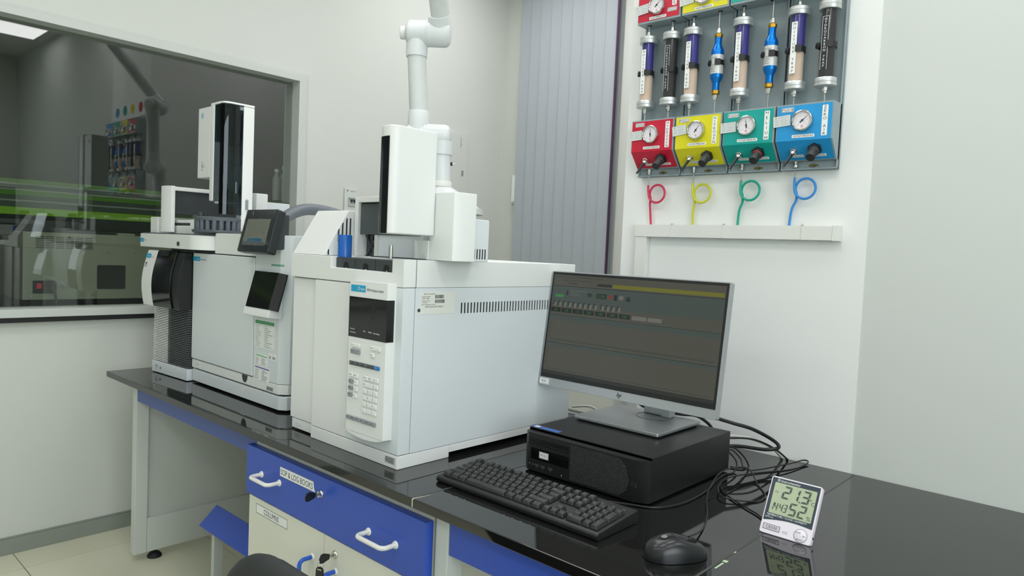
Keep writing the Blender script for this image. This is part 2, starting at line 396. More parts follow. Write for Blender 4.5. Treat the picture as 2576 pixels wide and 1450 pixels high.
# window with vertical blinds in the far wall
w2 = struct('window_2', MB().box(-.09, -.05, YB+.02, YB+.08, .8, 2.86).box(.62, .66, YB+.02, YB+.08, .8, 2.86).box(-.09, .66, YB+.02, YB+.08, .8, .84).box(-.09, .66, YB+.02, YB+.08, 2.82, 2.86), ALU)
struct('glass_pane', MB().box(-.05, .62, YB+.045, YB+.05, .84, 2.82), GLASSW, w2)
bl = thing('vertical_blind', 'closed grey vertical fabric blind between the far corner and the white pillar', 'blind', (.28, YB-.02, .75))
part('headrail', MB().box(-.075, .635, YB-.05, YB-.012, 2.78, 2.82), ALU, bl, .003)
nsl = 9; sw = .71/nsl
sm = mesh_of(MB().prism([(-sw*.54, -.004), (0, .0012), (sw*.54, .005), (sw*.54, .0038), (0, 0), (-sw*.54, -.0052)], 'z', 0, 2.03), 0); sm.materials.append(BLIND)
for i in range(nsl): inst('slat', sm, bl, (-.07+sw*(i+.5)-.28, -.008, 0))
part('edge_strip', MB().box(.632, .643, YB-.036, YB-.022, .75, 2.78), PURPLE, bl, label='dark purple strip along the right edge of the blind')
cb = thing('wall_bracket', 'small beige bracket box on wall at left edge of the grey blind', 'bracket', (-.09, YB, 1.55))
part('backplate', MB().box(-.118, -.068, YB-.012, YB, 1.52, 1.70), TRUNK, cb, .003)
part('cover', MB().box(-.104, -.076, YB-.03, YB-.012, 1.53, 1.69), OFFW, cb, .004)
# ceiling lights
for i, x in enumerate((1.05, 2.35, 3.75)):
    for j, y in enumerate((-2.1, -.55, .55, 1.65)):
        if j == 3:
            if i == 2: continue
            x = (.42, 1.18)[i]
        L = thing('ceiling_light', 'square white recessed ceiling light panel, ' + ['near row', 'middle row', 'row above the bench', 'alcove before the blind'][j] + ', ' + ['window side', 'centre', 'far side from the window'][i], 'light', (x, y, CH-.03), group='ceiling light panels')
        part('frame', MB().box(x-.31, x+.31, y-.31, y-.29, CH-.02, CH).box(x-.31, x+.31, y+.29, y+.31, CH-.02, CH).box(x-.31, x-.29, y-.29, y+.29, CH-.02, CH).box(x+.29, x+.31, y-.29, y+.29, CH-.02, CH), ALU, L)
        part('diffuser', MB().box(x-.29, x+.29, y-.29, y+.29, CH-.014, CH-.004), EMIT, L)

# ------------------------------------------------------------------ bench
wt = thing('worktop', 'long polished black granite bench worktop in jointed slabs', 'worktop', (1.8, .47, B-.021))
for a, b in ((0, 1.797), (1.7985, 2.3745), (2.376, 4.3)):
    part('slab', MB().box(a, b, 0, YW-.001, B-.021, B), GRANITE, wt, .0025)
for x in (1.7965, 2.374): part('joint_filler', MB().box(x, x+.0025, .0005, YW-.004, B-.02, B-.0004), mat('joint_grey', (70, 72, 66), .6), wt)
part('chipped_filler', MB().tube(spline([(1.7975, -.0004, B-.018), (1.797, -.0002, B-.006), (1.7985, .0010, B-.0010), (1.803, .022, B-.0010), (1.806, .045, B-.0012)], 5), .0014, 5), mat('filler_pale', (190, 188, 165), .7), wt)
for a in ((2.378, 2.386, .205, .214), (2.381, 2.384, .17, .20), (2.376, 2.378, .255, .262)): part('paint_fleck', MB().plate(top(B), *a, -.001, .0003), mat('fleck_green_white', (170, 195, 160), .7), wt)
bf = thing('bench_frame', 'grey-white steel bench end frame with blue aprons under the worktop', 'bench frame', (.146, .45, 0))
z1 = B-.0215
part('post', MB().box(.127, .165, .05, .095, .03, z1), LEGP, bf, .003)
part('post', MB().box(.127, .165, .84, .885, .03, z1), LEGP, bf, .003)
part('bottom_beam', MB().box(.129, .164, .095, .84, .03, .16), LEGP, bf, .003)
part('end_panel', MB().box(.138, .150, .095, .84, .16, z1), LEGD, bf)
for y in (.13, .80):
    part('levelling_foot', MB().lathe((.146, y, 0), (0, 0, 1), [(.026, 0), (.026, .006), (.018, .016), (.006, .02), (.006, .032)], 20), BLACKRUB, bf)
part('apron', MB().box(.165, 1.083, .052, .072, .611, z1), BLUEA, bf, .002)
part('apron', MB().box(1.878, 4.2, .032, .052, .600, z1), BLUEP, bf, .002)
part('post', MB().box(1.838, 1.876, .030, .075, .03, z1), LEGP, bf, .003)
part('back_panel', MB().box(.165, 1.083, .835, .85, .16, z1), LEGD, bf)
fs = Fr((0, .0944, .2648), (1, 0, 0), (0, .0592, .056))
fr_ = thing('footrest', 'blue tilted footrest board low under the bench, beside the cabinet', 'footrest', (.84, .12, .03))
part('board', MB().plate(fs, .60, 1.083, 0, .0815, -.016, 0), BLUEP, fr_, .002)
part('bracket', MB().box(.62, .64, .13, .16, .03, .285), LEGD, fr_); part('bracket', MB().box(1.04, 1.06, .13, .16, .03, .285), LEGD, fr_)
part('foot_bar', MB().box(.62, 1.06, .13, .16, 0, .03), LEGD, fr_)

# drawer cabinet
DY = .012
cab = thing('drawer_cabinet', 'cream under-bench cabinet with a wide blue drawer and two doors', 'cabinet', (1.455, .3, 0))
part('body', MB().box(1.086, 1.826, DY+.022, .58, .07, .668), CREAM, cab, .002)
part('plinth', MB().box(1.10, 1.82, .06, .56, 0, .07), DGREY, cab)
dr = part('drawer', MB().box(1.0735, 1.829, DY, DY+.021, .5235, .6575), BLUEP, cab, .0015)
def dhandle(x0, z0, x1, z1, y, M, Mc, parent, out=.036, r=.0052):
    a = V((x0, y, z0)); b = V((x1, y, z1)); d = (b-a).normalized(); o = V((0, -out, 0))
    k = .010
    on = o.normalized(); k = .013
    def bend(p, s_): return [p+o-on*k*(1-math.sin(t))+d*s_*k*(1-math.cos(t)) for t in [PI/2*q/5 for q in range(6)]]
    pts = [a]+bend(a, 1)+list(reversed(bend(b, -1)))+[b]
    h = part('handle', MB().tube(pts, r, 12), M, parent)
    for q in (a, b): part('collar', MB().cyl(q, q+V((0, -.0035, 0)), r*1.75, r*1.5, 16), Mc, h)
dhandle(1.158, .5925, 1.250, .5925, DY, HANDW, HANDW, dr); dhandle(1.637, .5815, 1.733, .5815, DY, HANDW, HANDW, dr)
def lock(x, z, y, parent):
    part('lock', MB().lathe((x, y, z), (0, -1, 0), [(.0098, 0), (.0098, .002), (.0085, .004), (.0075, .005), (.0075, .008), (.003, .0085)], 24), CHROME, parent)
lock(1.444, .6157, DY, dr)
ff = front(DY)
lab = part('label', MB().poly(ff, [(1.252, .637), (1.252, .6115), (1.418, .6115), (1.412, .621), (1.409, .637)], 0, .0005), PAPER, dr, label='white paper label reading SOP & LOG BOOKS')
part('lettering', MB().text(ff, 'SOP & LOG BOOKS', 1.3315, .6242, .0152, 'C', z=.0007, width=.151).plate(ff, 1.252, 1.41, .6363, .637, .0005, .0006).plate(ff, 1.252, 1.416, .6115, .6122, .0005, .0006), INK, lab)
dl = part('door', MB().box(1.086, 1.4555, DY+.004, DY+.021, .082, .5195), CREAM, cab, .0015)
drr = part('door', MB().box(1.4570, 1.826, DY+.004, DY+.021, .082, .5195), CREAM, cab, .0015)
fd = front(DY+.004)
lab = part('label', MB().plate(fd, 1.127, 1.288, .4790, .5040, 0, .0005), PAPER, dl, label='white label reading COLUMNS')
fm = MB().text(fd, 'COLUMNS', 1.2065, .4914, .0145, 'C', z=.0007, width=.077)
for a in ((1.1265, 1.2885, .5032, .5042), (1.1265, 1.2885, .4788, .4798), (1.1265, 1.1275, .479, .504), (1.2873, 1.2883, .479, .504)): fm.plate(fd, *a, .0005, .0007)
part('lettering', fm, INK, lab)
dhandle(1.4076, .4470, 1.4076, .351, DY+.004, HANDB, HANDW, dl); dhandle(1.5078, .4445, 1.5078, .349, DY+.004, HANDB, HANDW, drr)
lock(1.5055, .4848, DY+.004, drr)
def key(name, label, x, y, z, ax, hang):
    """key in a lock: blade into the lock, black bow sticking out towards -y and turned along ax"""
    t = thing(name, label, 'key', (x, y, z))
    f = Fr((x, y, z), ax, (0, -1, 0))       # plane of the bow
    part('blade', MB().plate(f, -.0035, .0035, -.006, .009, -.0009, .0009), CHROME, t)
    part('bow', MB().poly(f, [(-.006, .008), (.006, .008), (.0125, .024), (.011, .033), (0, .036), (-.011, .033), (-.0125, .024)], -.002, .002), BLKP, t, .0012)
    return t
key('drawer_key', 'black-headed key left in the lock of the blue drawer', 1.444, DY-.008, .6157, (.25, 0, .97), False)
k2 = key('door_key', 'black-headed key in the cream door lock with a second key hanging from it', 1.5055, DY-.004, .4848, (.2, 0, .98), True)
f2 = Fr((1.5035, DY-.036, .466), (.95, .3, 0), (0, 0, 1))
part('key_ring', MB().torus((1.5045, DY-.036, .4745), (1, .2, 0), .0075, .0007, 20, 6), CHROME, k2)
part('spare_bow', MB().poly(f2, [(-.0115, -.024), (.0115, -.024), (.0105, -.006), (.006, 0), (-.006, 0), (-.0105, -.006)], -.002, .002), BLKP, k2, .0012)
part('spare_slot', MB().plate(f2, -.006, .006, -.0075, -.0045, -.0022, .0022), STEEL, k2)
part('spare_blade', MB().plate(f2, -.0035, .0035, -.05, -.0242, -.0009, .0009), CHROME, k2)

# ------------------------------------------------------------------ mass selective detector (left of the chromatograph)
ms = thing('mass_detector', 'white and black detector box with ribbed grille at the left end of the bench', 'lab instrument', (.0853, .13, B), math.radians(3.5))
Wd = .275
part('body', MB().box(.004, Wd-.004, .02, .66, .012, .46), OFFW, ms, .004, local=True)
part('foot_band', MB().box(0, Wd, 0, .05, .002, .044), COOL, ms, .003, local=True)
fm = Fr((0, 0, 0))
part('lettering', MB().text(fm, 'MSD', .042, .027, .008, 'C', z=.0006).text(fm, '5977', .042, .017, .005, 'C', z=.0006).plate(fm, .068, .076, .018, .026, 0, .0008), GREYINK, ms, local=True)
for x0, x1, M, nm in ((.004, .118, OFFW, 'light_grille'), (.120, Wd-.003, SLATE, 'dark_grille')):
    g = MB(); n = 33
    for k in range(n):
        z = .048+k*(.212/n); g.prism([(.004, z), (.004, z+.0035), (.02, z+.0035), (.02, z)], 'x', x0, x1)
    part(nm, g, M if M is OFFW else mat('grille_dark', (86, 92, 92), .5), ms, local=True, kind='stuff')
part('grille_back', MB().box(.003, Wd-.002, .016, .024, .044, .262), mat('grille_back', (62, 68, 66), .7), ms, local=True)
bz = []
for k in range(13):
    t = k/12; z = .258+t*.205; bz.append((-.018-.020*math.sin(PI*min(1, .12+t*.88))-.008*(1-t), z))
prof = [(.03, .258)]+bz+[(.03, .463)]
part('bezel', MB().prism(prof, 'x', -.003, .079), WHITE, ms, .002, local=True)
prof2 = [(.03, .258)]+[(y-.001, z) for y, z in bz]+[(.03, .463)]
bk = part('black_cover', MB().prism(prof2, 'x', .080, .222), BLKG, ms, .002, local=True)
part('black_cover_edge', MB().prism([(y+.006, z*.995+.0) for y, z in prof2], 'x', .2225, Wd-.002), BLKP, ms, .002, local=True)
part('cover_notch', MB().box(.110, .170, -.030, .02, .445, .4655), BLACKRUB, bk, local=True)
f3 = Fr((0, -.0283, .435), (1, 0, 0), (0, .24, .97))
part('brand_patch', MB().plate(f3, .001, .036, .0, .015, 0, .0008), CYAN, ms, local=True)
part('lettering', MB().text(f3, 'Agilent', .026, .0075, .004, 'C', z=.0012), WINK, ms, local=True)
part('lettering', MB().text(f3, '5977B MSD', .052, .003, .0035, 'C', z=.0006).plate(f3, .007, .023, -.028, -.027, 0, .0006).plate(f3, .010, .020, -.024, -.018, 0, .0006).plate(f3, .006, .024, -.034, -.033, 0, .0006), INK, ms, local=True)

# ------------------------------------------------------------------ gas chromatograph
GX0, GX1, GY = .362, .985, .163
gb = thing('instrument_base', 'low white drawer base under the chromatograph on the black worktop', 'instrument base', (.68, .45, B))
part('body', MB().prism([(GX0+.006, GY), (GX1-.02, GY), (GX1+.003, GY+.016), (GX1+.003, GY+.04), (GX0+.006, GY+.04)], 'z', B+.006, .7515), COOL, gb, .003)
part('body_rear', MB().box(GX0+.006, GX1+.002, GY+.042, .80, B+.006, .7515), COOL, gb, .003)
for x in (GX0+.05, GX1-.05):
    for y in (GY+.06, .75): part('foot', MB().cyl((x, y, B), (x, y, B+.007), .014), BLACKRUB, gb)
pts = [(.731, .7516)]+[(.7475-.0165*math.cos(a*PI/10), .7516-.024*math.sin(a*PI/10)) for a in range(1, 10)]+[(.764, .7516)]
part('finger_recess', MB().poly(front(GY), pts, 0, .0008), WHITE, gb)
gc = thing('gas_chromatograph', 'white gas chromatograph oven with a large plain door and tilted touch screen', 'lab instrument', (.68, .45, .755))
gz = 1.2385
part('base_band', MB().prism([(GX0, GY), (.960, GY), (GX1, GY+.022), (GX1, .79), (GX0, .79)], 'z', .7565, .7865), OFFW, gc, .002)
part('gap', MB().box(GX0+.01, GX1-.012, GY+.012, .78, .7515, .7567), SEAM, gc)
part('body', MB().box(GX0, .80, GY+.020, .79, .787, 1.172).box(.518, .80, GY+.031, .79, 1.172, gz), OFFW, gc, .003)
part('column', MB().prism([(.806, GY), (.957, GY), (GX1, GY+.024), (GX1, .79), (.806, .79)], 'z', .7875, gz), COOL, gc, .002)
dd = part('door', MB().box(GX0-.002, .803, GY-.003, GY+.018, .789, 1.166), COOL, gc, .004)
part('top_cover', MB().box(.518, .803, GY+.002, GY+.03, 1.169, gz), OFFW, gc, .003)
part('door_gap', MB().box(GX0+.002, .805, GY+.004, GY+.02, 1.165, 1.172).box(.803, .8065, GY+.004, GY+.02, .789, 1.17), SEAM, gc)
part('under_tray_block', MB().box(.375, .50, GY+.012, GY+.06, 1.1725, 1.1775), DGREY, gc)
part('column_seam', MB().box(GX1-.001, GX1+.0006, .246, .2475, .79, gz), SEAM, gc)
pts = [(.738, .7868)]+[(.7555-.0175*math.cos(a*PI/10), .7868-.024*math.sin(a*PI/10)) for a in range(1, 10)]+[(.773, .7868)]
part('latch_recess', MB().poly(front(GY), pts, 0, .0012), DGREY, gc)
fg = front(GY-.003)
bp = part('brand_patch', MB().plate(fg, GX0, .4185, 1.1385, 1.1535, 0, .0006), CYAN, dd)
part('lettering', MB().star(fg, .393, 1.146, .004, .0008).text(fg, 'Agilent', .408, 1.146, .004, 'C', z=.0008), WINK, bp)
part('lettering', MB().text(fg, '8890 GC System', .445, 1.1445, .005, 'C', z=.0005, width=.042), INK, dd)
fg = front(GY)
part('lettering', MB().text(fg, 'Agilent', .41, .773, .006, 'C', z=.0005), LEGD, gc)
st = part('serial_sticker', MB().plate(fg, .895, .934, .7615, .7735, 0, .0005), mat('sticker_silver', (160, 165, 160), .5), gc)
part('lettering', MB().text(fg, 'MODEL 8890  SN CN2142', .913, .770, .003, 'C', z=.0007, width=.034).text(fg, '||||| || |||', .913, .7655, .004, 'C', z=.0007, width=.034), INK, st)
part('tape', MB().plate(fg, .9045, .958, 1.1445, 1.1505, 0, .0004).poly(Fr((.957, GY, 0), (.028, .024, 0), (0, 0, 1)), [(0, 1.1445), (.012, 1.1445), (.012, 1.1505), (0, 1.1505)], 0, .0004), GREENTAPE, gc)
# lower dark status window on a tilted bezel
def slab_tilt(x0, x1, y0, z0, y1, z1, t, cx):
    """plate leaning from (y0,z0) bottom to (y1,z1) top, with a chamfered right edge"""
    return Fr((0, y0, z0), (1, 0, 0), (0, y1-y0, z1-z0)), math.hypot(y1-y0, z1-z0)
fw, hh = slab_tilt(0, 0, .122, 1.008, .152, 1.122, 0, 0)
bz_ = part('lower_bezel', MB().prism([(.118, .992), (.165, .985), (.165, 1.124), (.154, 1.124), (.122, 1.012)], 'x', .818, .972), WHITE, gc, .003)
win_ = part('status_window', MB().plate(fw, .828, .970, .008, hh+.004, 0, .003), BLKG, gc, .001)
part('status_window_side', MB().hexa([fw.p(.970, .008, .002), fw.p(.988, .008, -.016), fw.p(.988, .008, -.02), fw.p(.970, .008, -.01), fw.p(.970, hh+.004, .002), fw.p(.988, hh+.004, -.016), fw.p(.988, hh+.004, -.02), fw.p(.970, hh+.004, -.01)]), BLKG, gc)
# touch screen
ft, th = slab_tilt(0, 0, .108, 1.184, .140, 1.315, 0, 0)
ts = part('touch_screen', MB().rplate(ft, .790, .978, 0, th, .006, -.028, 0), mat('screen_bezel', (44, 49, 52), .35), gc, .003)
part('screen_mount', MB().box(.83, .965, .145, .185, 1.195, 1.30), DGREY, gc, .004)
part('display', MB().plate(ft, .812, .950, .022, .104, 0, .0008), TSCR, ts)
part('display_bar', MB().plate(ft, .842, .930, .034, .043, .0008, .0012), TSCB, ts)
part('display_footer', MB().plate(ft, .812, .950, .022, .033, .0008, .0011), mat('touch_grey', (10, 11, 11), .3, emit=(84, 92, 90), es=.85), ts)
tl = MB()
for i in range(4): tl.text(ft, ['Method', 'Ready', 'Detector', 'Oven'][i], .835+(i % 2)*.075, .088-(i//2)*.018, .004, 'C', z=.0012)
part('display_text', tl.text(ft, '45.0 C', .925, .060, .005, z=.0012).text(ft, 'Status', .850, .060, .004, z=.0012).text(ft, 'Signal', .845, .050, .004, z=.0012), GREYINK, ts)
wr = MB()
for i in range(14):
    x = random.uniform(.80, .955); y = random.choice((random.uniform(.03, .06), random.uniform(.10, .13), random.uniform(.05, .1)))
    p = [ft.p(x+random.uniform(-.012, .012)*k, y+random.uniform(-.01, .01)*k, .0028+.0006*(k % 2)) for k in range(4)]
    wr.tube(spline(p, 3), .0008, 5)
part('plastic_film', wr.plate(ft, .793, .975, .003, th-.003, .0022, .0026), PLASTWRAP, ts, label='wrinkled clear protective film still on the touch screen')

def cards(name, label, x0, x1, z0, z1, head, Mh, rows, hw=.16, t=.0006, tilt=0.):
    f = Fr((x0, GY-.0002, z0), (math.cos(tilt), 0, -math.sin(tilt)), (math.sin(tilt), 0, math.cos(tilt)))
    W_, H_ = x1-x0, z1-z0
    r = thing(name, label, 'paper card', (x0, GY-.0002, z0))
    part('sheet', MB().plate(f, 0, W_, 0, H_, .0002, t), PAPER, r)
    if head: part('header', MB().plate(f, .004, W_-.004, H_*(1-hw), H_-.003, t, t+.0002), Mh, r)
    tx = MB()
    for k in range(rows):
        y = H_*(1-hw)-.006-(H_*(1-hw)-.010)*k/max(1, rows-1)
        tx.plate(f, W_*.06, W_*(.20+random.random()*.12), y, y+.0011, t, t+.0002)
        tx.plate(f, W_*.5, W_*(.6+random.random()*.3), y, y+.0013, t, t+.0002)
    part('lettering', tx, GREYINK, r)
cards('record_card', 'white form card with dark green header taped below the dark window of the chromatograph', .812, .937, .888, .975, 1, GREENP, 11)
cards('record_card', 'small white card with light green header, middle of the chromatograph column', .822, .899, .834, .868, 1, LGREENP, 5, .22, .0012, .03)
cards('record_card', 'white card with violet header at the foot of the chromatograph column', .816, .912, .784, .830, 1, VIOP, 8, .16, .0006, .02)
cards('record_card', 'small blank-headed handwritten sticker beside the light green card', .904, .951, .856, .877, 0, PAPER, 5)

# ------------------------------------------------------------------ autosampler tray and gantry on the chromatograph
def rounded_tray(x0, x1, y0, y1, r, n=8):
    return [(x0, y0)]+[(x1-r+r*math.sin(PI/2*k/n), y0+r-r*math.cos(PI/2*k/n)) for k in range(n+1)]+[(x1, y1), (x0, y1)]
at_ = thing('autosampler_tray', 'white autosampler tray with gantry frame overhanging the left detector', 'autosampler', (.25, .3, 1.178))
part('tray_body', MB().prism(rounded_tray(-.008, .515, .115, .62, .085), 'z', 1.178, 1.2285), OFFW, at_, .002)
part('tray_deck', MB().prism(rounded_tray(-.002, .505, .122, .61, .08), 'z', 1.2285, 1.2325), SLATE, at_)
f5 = front(.115)
b5 = part('brand_patch', MB().plate(f5, -.007, .028, 1.196, 1.2105, 0, .0006), CYAN, at_)
part('lettering', MB().text(f5, 'Agilent', .018, 1.203, .004, 'C', z=.0009), WINK, b5)
part('lettering', MB().text(f5, '7693A', .044, 1.203, .004, 'C', z=.0005).text(f5, '_', .325, 1.198, .004, z=.0005), INK, at_)
part('button', MB().cyl((.345, .115, 1.196), (.345, .111, 1.196), .0075), DGREY, at_)
part('rail_housing', MB().box(.048, .115, .13, .56, 1.2285, 1.292).box(.115, .405, .16, .175, 1.2285, 1.262), OFFW, at_, .003)
part('rail_cap', MB().box(.375, .408, .14, .30, 1.2285, 1.283), OFFW, at_, .003)
part('rail', MB().box(.115, .380, .17, .185, 1.258, 1.272), DGREY, at_)
part('rail_lid', MB().box(.115, .310, .165, .20, 1.272, 1.283).box(.318, .376, .165, .20, 1.272, 1.283), OFFW, at_, .001)
gy0 = .140
part('gantry_post', MB().prism([(.152, .127), (.188, .127), (.218, .139), (.218, .152), (.152, .152)], 'z', 1.236, 1.4065), WHITE, at_, .002)
part('gantry_bar', MB().box(.150, .218, .150, .47, 1.3895, 1.4045), WHITE, at_, .003)
part('gantry_panel', MB().box(.196, .208, .150, .47, 1.306, 1.3895), mat('gantry_dark', (50, 55, 58), .5), at_)
part('gantry_end', MB().prism([(.15, .44), (.225, .44), (.250, .452), (.250, .50), (.15, .50)], 'z', 1.233, 1.4065), OFFW, at_, .003)
part('gantry_rear', MB().box(.15, .245, .50, .60, 1.233, 1.375), COOL, at_, .003)
# vial turret
tu = thing('vial_turret', 'dark grey round vial turret below the injector tower on the chromatograph', 'vial turret', (.455, .205, 1.2390))
part('lower_plate', MB().lathe((.455, .205, 1.2390), (0, 0, 1), [(.082, 0), (.086, .004), (.086, .010)], 40), SLATE, tu)
part('core', MB().cyl((.455, .205, 1.2490), (.455, .205, 1.2812), .062, n=32), mat('turret_dark', (58, 63, 70), .5), tu)
part('upper_plate', MB().lathe((.455, .205, 1.2812), (0, 0, 1), [(.078, 0), (.078, .010), (.072, .013)], 40), SLATE, tu)
vm = mesh_of(MB().cyl((0, 0, 0), (0, 0, .033), .0085, n=12)); vm.materials.append(mat('vial_sleeve', (88, 95, 104), .45))
vc = mesh_of(MB().cyl((0, 0, 0), (0, 0, .016), .007, n=12)); vc.materials.append(DGREY)
for k in range(20):
    a = 2*PI*k/20; inst('sleeve', vm, tu, (.070*math.cos(a), .070*math.sin(a), .0098))
    if k in (11, 12, 13, 14, 15): inst('vial_cap', vc, tu, (.062*math.cos(a), .062*math.sin(a), .0545))
# injector tower
TX0, TX1, TY0, TY1, TZ1 = .310, .5125, .190, .300, 1.690
it = thing('injector_tower', 'tall white injector tower with smoked door and indicator dots on the chromatograph', 'autosampler', (.41, .24, 1.30))
part('side_panel', MB().box(TX0, .405, TY0, TY0+.07, 1.435, 1.684), WHITE, it, .003)
part('column', MB().box(.413, .444, TY0-.004, TY1, 1.350, 1.692), WHITE, it, .006)
part('panel_web', MB().box(.403, .415, TY0+.006, TY0+.07, 1.433, 1.683), OFFW, it)
part('crown', MB().prism([(.413, TY0-.003), (.48, TY0-.004), (.503, TY0+.003), (TX1, TY0+.016), (TX1, TY1), (.413, TY1)], 'z', 1.684, 1.6925), WHITE, it, .003)
part('rear_strip', MB().box(TX1-.040, TX1, TY0+.068, TY1, 1.2335, 1.684), WHITE, it, .004)
part('rear_wall', MB().box(.444, TX1-.04, TY1-.02, TY1-.004, 1.34, 1.684), DGREY, it)
part('bottom_plate', MB().box(.444, .49, TY0+.004, TY1-.02, 1.343, 1.350), WHITE, it)
part('smoked_front', MB().box(.444, .490, TY0-.001, TY0+.002, 1.350, 1.683), SMOKE, it)
part('smoked_door', MB().prism([(.488, TY0-.002), (.505, TY0+.004), (TX1, TY0+.018), (TX1, TY0+.069), (TX1-.003, TY0+.069), (TX1-.003, TY0+.019), (.503, TY0+.0065), (.488, TY0+.001)], 'z', 1.305, 1.686), SMOKE, it)
part('door_post', MB().box(.484, .490, TY0, TY0+.012, 1.31, 1.684), BLKP, it)
part('syringe_carriage', MB().box(.452, .486, TY0+.03, TY0+.07, 1.435, 1.455).box(.458, .482, TY0+.035, TY0+.06, 1.37, 1.385), SILVP, it, .002)
part('drive_wheel', MB().lathe((.500, TY0+.05, 1.43), (1, -.25, 0), [(.045, -.006), (.045, .0), (.012, .002), (.012, .006)], 32), SILVP, it)
part('syringe', MB().tube(spline([(.474, TY0+.02, 1.60), (.474, TY0+.02, 1.50), (.480, TY0+.024, 1.487), (.500, TY0+.03, 1.487), (.507, TY0+.034, 1.475), (.507, TY0+.034, 1.45)], 5), .0016, 6).cyl((.505, TY0+.05, 1.42), (.505, TY0+.05, 1.38), .006), CHROME, it)
part('motor', MB().box(.455, .505, TY0+.02, TY0+.085, 1.55, 1.66), mat('motor_dark', (40, 50, 60), .5), it, .004)
f6 = front(TY0)
part('logo', MB().star(f6, .3435, 1.656, .011, .0004, .2).torus((.3435, TY0-.0005, 1.656), (0, 1, 0), .0035, .0006, 16, 5), mat('logo_blue', (90, 165, 205), .5), it)
ld = MB()
for i, z in enumerate((1.4895, 1.4815, 1.4765, 1.4715, 1.4635)): ld.cyl((.3495, TY0, z), (.3495, TY0-.0012, z), .0019, n=10)
for z in (1.4815, 1.4765, 1.4715): ld.plate(f6, .356, .369, z-.0004, z+.0004, 0, .0004)
part('indicator', ld, DGREY, it)
f7 = side(TX1)
part('serial_label', MB().plate(f7, TY0+.082, TY0+.094, 1.325, 1.360, 0, .0004).text(Fr((TX1, TY0+.088, 1.34), (0, 0, 1), (0, -1, 0)), 'SN CN2135', 0, 0, .007, z=.0006), KEYG, it)
part('hinge', MB().box(TX1-.012, TX1, TY0+.055, TY0+.07, 1.668, 1.682), WHITE, it, .002)
# grey hose
ho = thing('exhaust_hose', 'thick grey hose arching from chromatograph top behind the sloped white cover', 'hose', (.62, .5, 1.2385))
pts = spline([(.60, .335, 1.252), (.596, .345, 1.275), (.565, .43, 1.326), (.545, .52, 1.345), (.57, .62, 1.33), (.62, .71, 1.285), (.635, .74, 1.262), (.64, .75, 1.25)], 10)
part('tube', MB().tube(pts, .0215, 16), HOSE, ho)
part('end_cuff', MB().cyl((.60, .335, 1.2387), (.60, .335, 1.262), .0255), BLKP, ho); part('end_cuff', MB().cyl((.64, .75, 1.2387), (.64, .75, 1.262), .0255), BLKP, ho)

# ------------------------------------------------------------------ headspace sampler
SX0, SX1, SY, SZ, SY1 = 1.145, 1.632, .089, 1.1908, .7292
hs = thing('headspace_sampler', 'large white headspace sampler with keypad front panel in the middle of the bench', 'lab instrument', (1.39, .41, B))
XM = 1.2655        # step between recessed left section and front section
part('foot_band', MB().box(XM, SX1, SY, SY+.163, B, .7352), WHITE, hs, .0025)
part('foot_band_rear', MB().box(SX0+.004, SX1, SY+.163, SY1-.005, B+.013, .7352), WHITE, hs, .001)
part('foot_band_left', MB().box(SX0+.006, XM, SY+.012, SY+.19, B+.004, .7352), WHITE, hs, .0025)
for x in (SX0+.05, SX1-.05): part('foot', MB().cyl((x, SY1-.07, B), (x, SY1-.07, B+.014), .016), BLACKRUB, hs)
part('embossed_tab', MB().plate(front(SY+.012), 1.170, 1.192, .722, .7245, 0, .0008).plate(front(SY+.012), 1.170, 1.192, .7165, .719, 0, .0008).text(front(SY+.012), '5x', 1.200, .720, .007, z=.0008), LEGP, hs)
part('core', MB().box(SX0+.012, SX1-.035, SY+.052, SY1-.012, .735, 1.125), mat('interior_shade_black', (10, 11, 11), .8), hs)  # coloured black to stand for the shade inside the case
part('left_panel', MB().box(SX0, XM-.0015, SY+.010, SY+.05, .7365, 1.1248), WHITE, hs, .002)
part('front_panel', MB().box(XM, 1.4215, SY+.001, SY+.05, .7365, 1.1248), WHITE, hs, .002)
part('front_panel', MB().box(1.4225, SX1, SY+.001, SY+.0355, .7365, 1.1256), COOL, hs, .002)
# side panel with vent slots (bars between real openings)
sp = MB(); y0, y1, za, zb_ = SY+.0365, SY1, .7365, 1.1258
s0, s1 = .272, .640; zs0, zs1 = 1.0615, 1.0885; ns = 33; pt = (s1-s0)/ns
sp.box(SX1-.012, SX1, y0, y1, za, zs0).box(SX1-.012, SX1, y0, y1, zs1, zb_).box(SX1-.012, SX1, y0, s0, zs0, zs1).box(SX1-.012, SX1, s1, y1, zs0, zs1)
for k in range(ns): sp.box(SX1-.0022, SX1, s0+pt*k+pt*.48, s0+pt*(k+1), zs0, zs1)
part('side_panel', sp, COOL, hs)
part('vent_shade_sheet', MB().box(SX1-.0075, SX1-.0055, s0, s1, zs0, zs1), mat('interior_shade_black', (10, 11, 11), .8), hs)  # black sheet added so the slots look filled with shade
part('rear_panel', MB().box(SX0, SX1-.012, SY1-.012, SY1, .7365, 1.1245).box(SX0, SX0+.012, SY+.05, SY1-.012, .7365, 1.1235), COOL, hs)
# upper block with notch for the park stations
part('upper_block', MB().prism([(SX0, 1.1263), (SX1, 1.1263), (SX1, SZ), (1.5875, SZ), (1.5875, 1.1585), (1.3375, 1.1605), (1.3375, 1.1885), (SX0, 1.1885)], 'y', SY, SY+.037), OFFW, hs, .0025)
part('upper_body', MB().box(SX0, SX1, SY+.075, SY1, 1.1263, SZ).box(1.5875, SX1, SY+.037, SY+.076, 1.1263, SZ).box(SX0, 1.3375, SY+.037, SY+.076, 1.1263, 1.1885), OFFW, hs, .0015)
part('upper_seam', MB().box(SX1-.002, SX1+.0001, SY+.0373, SY+.0378, 1.1265, SZ).box(SX0+.01, SX1-.004, SY+.006, SY1-.01, 1.1245, 1.1263), SEAM, hs)
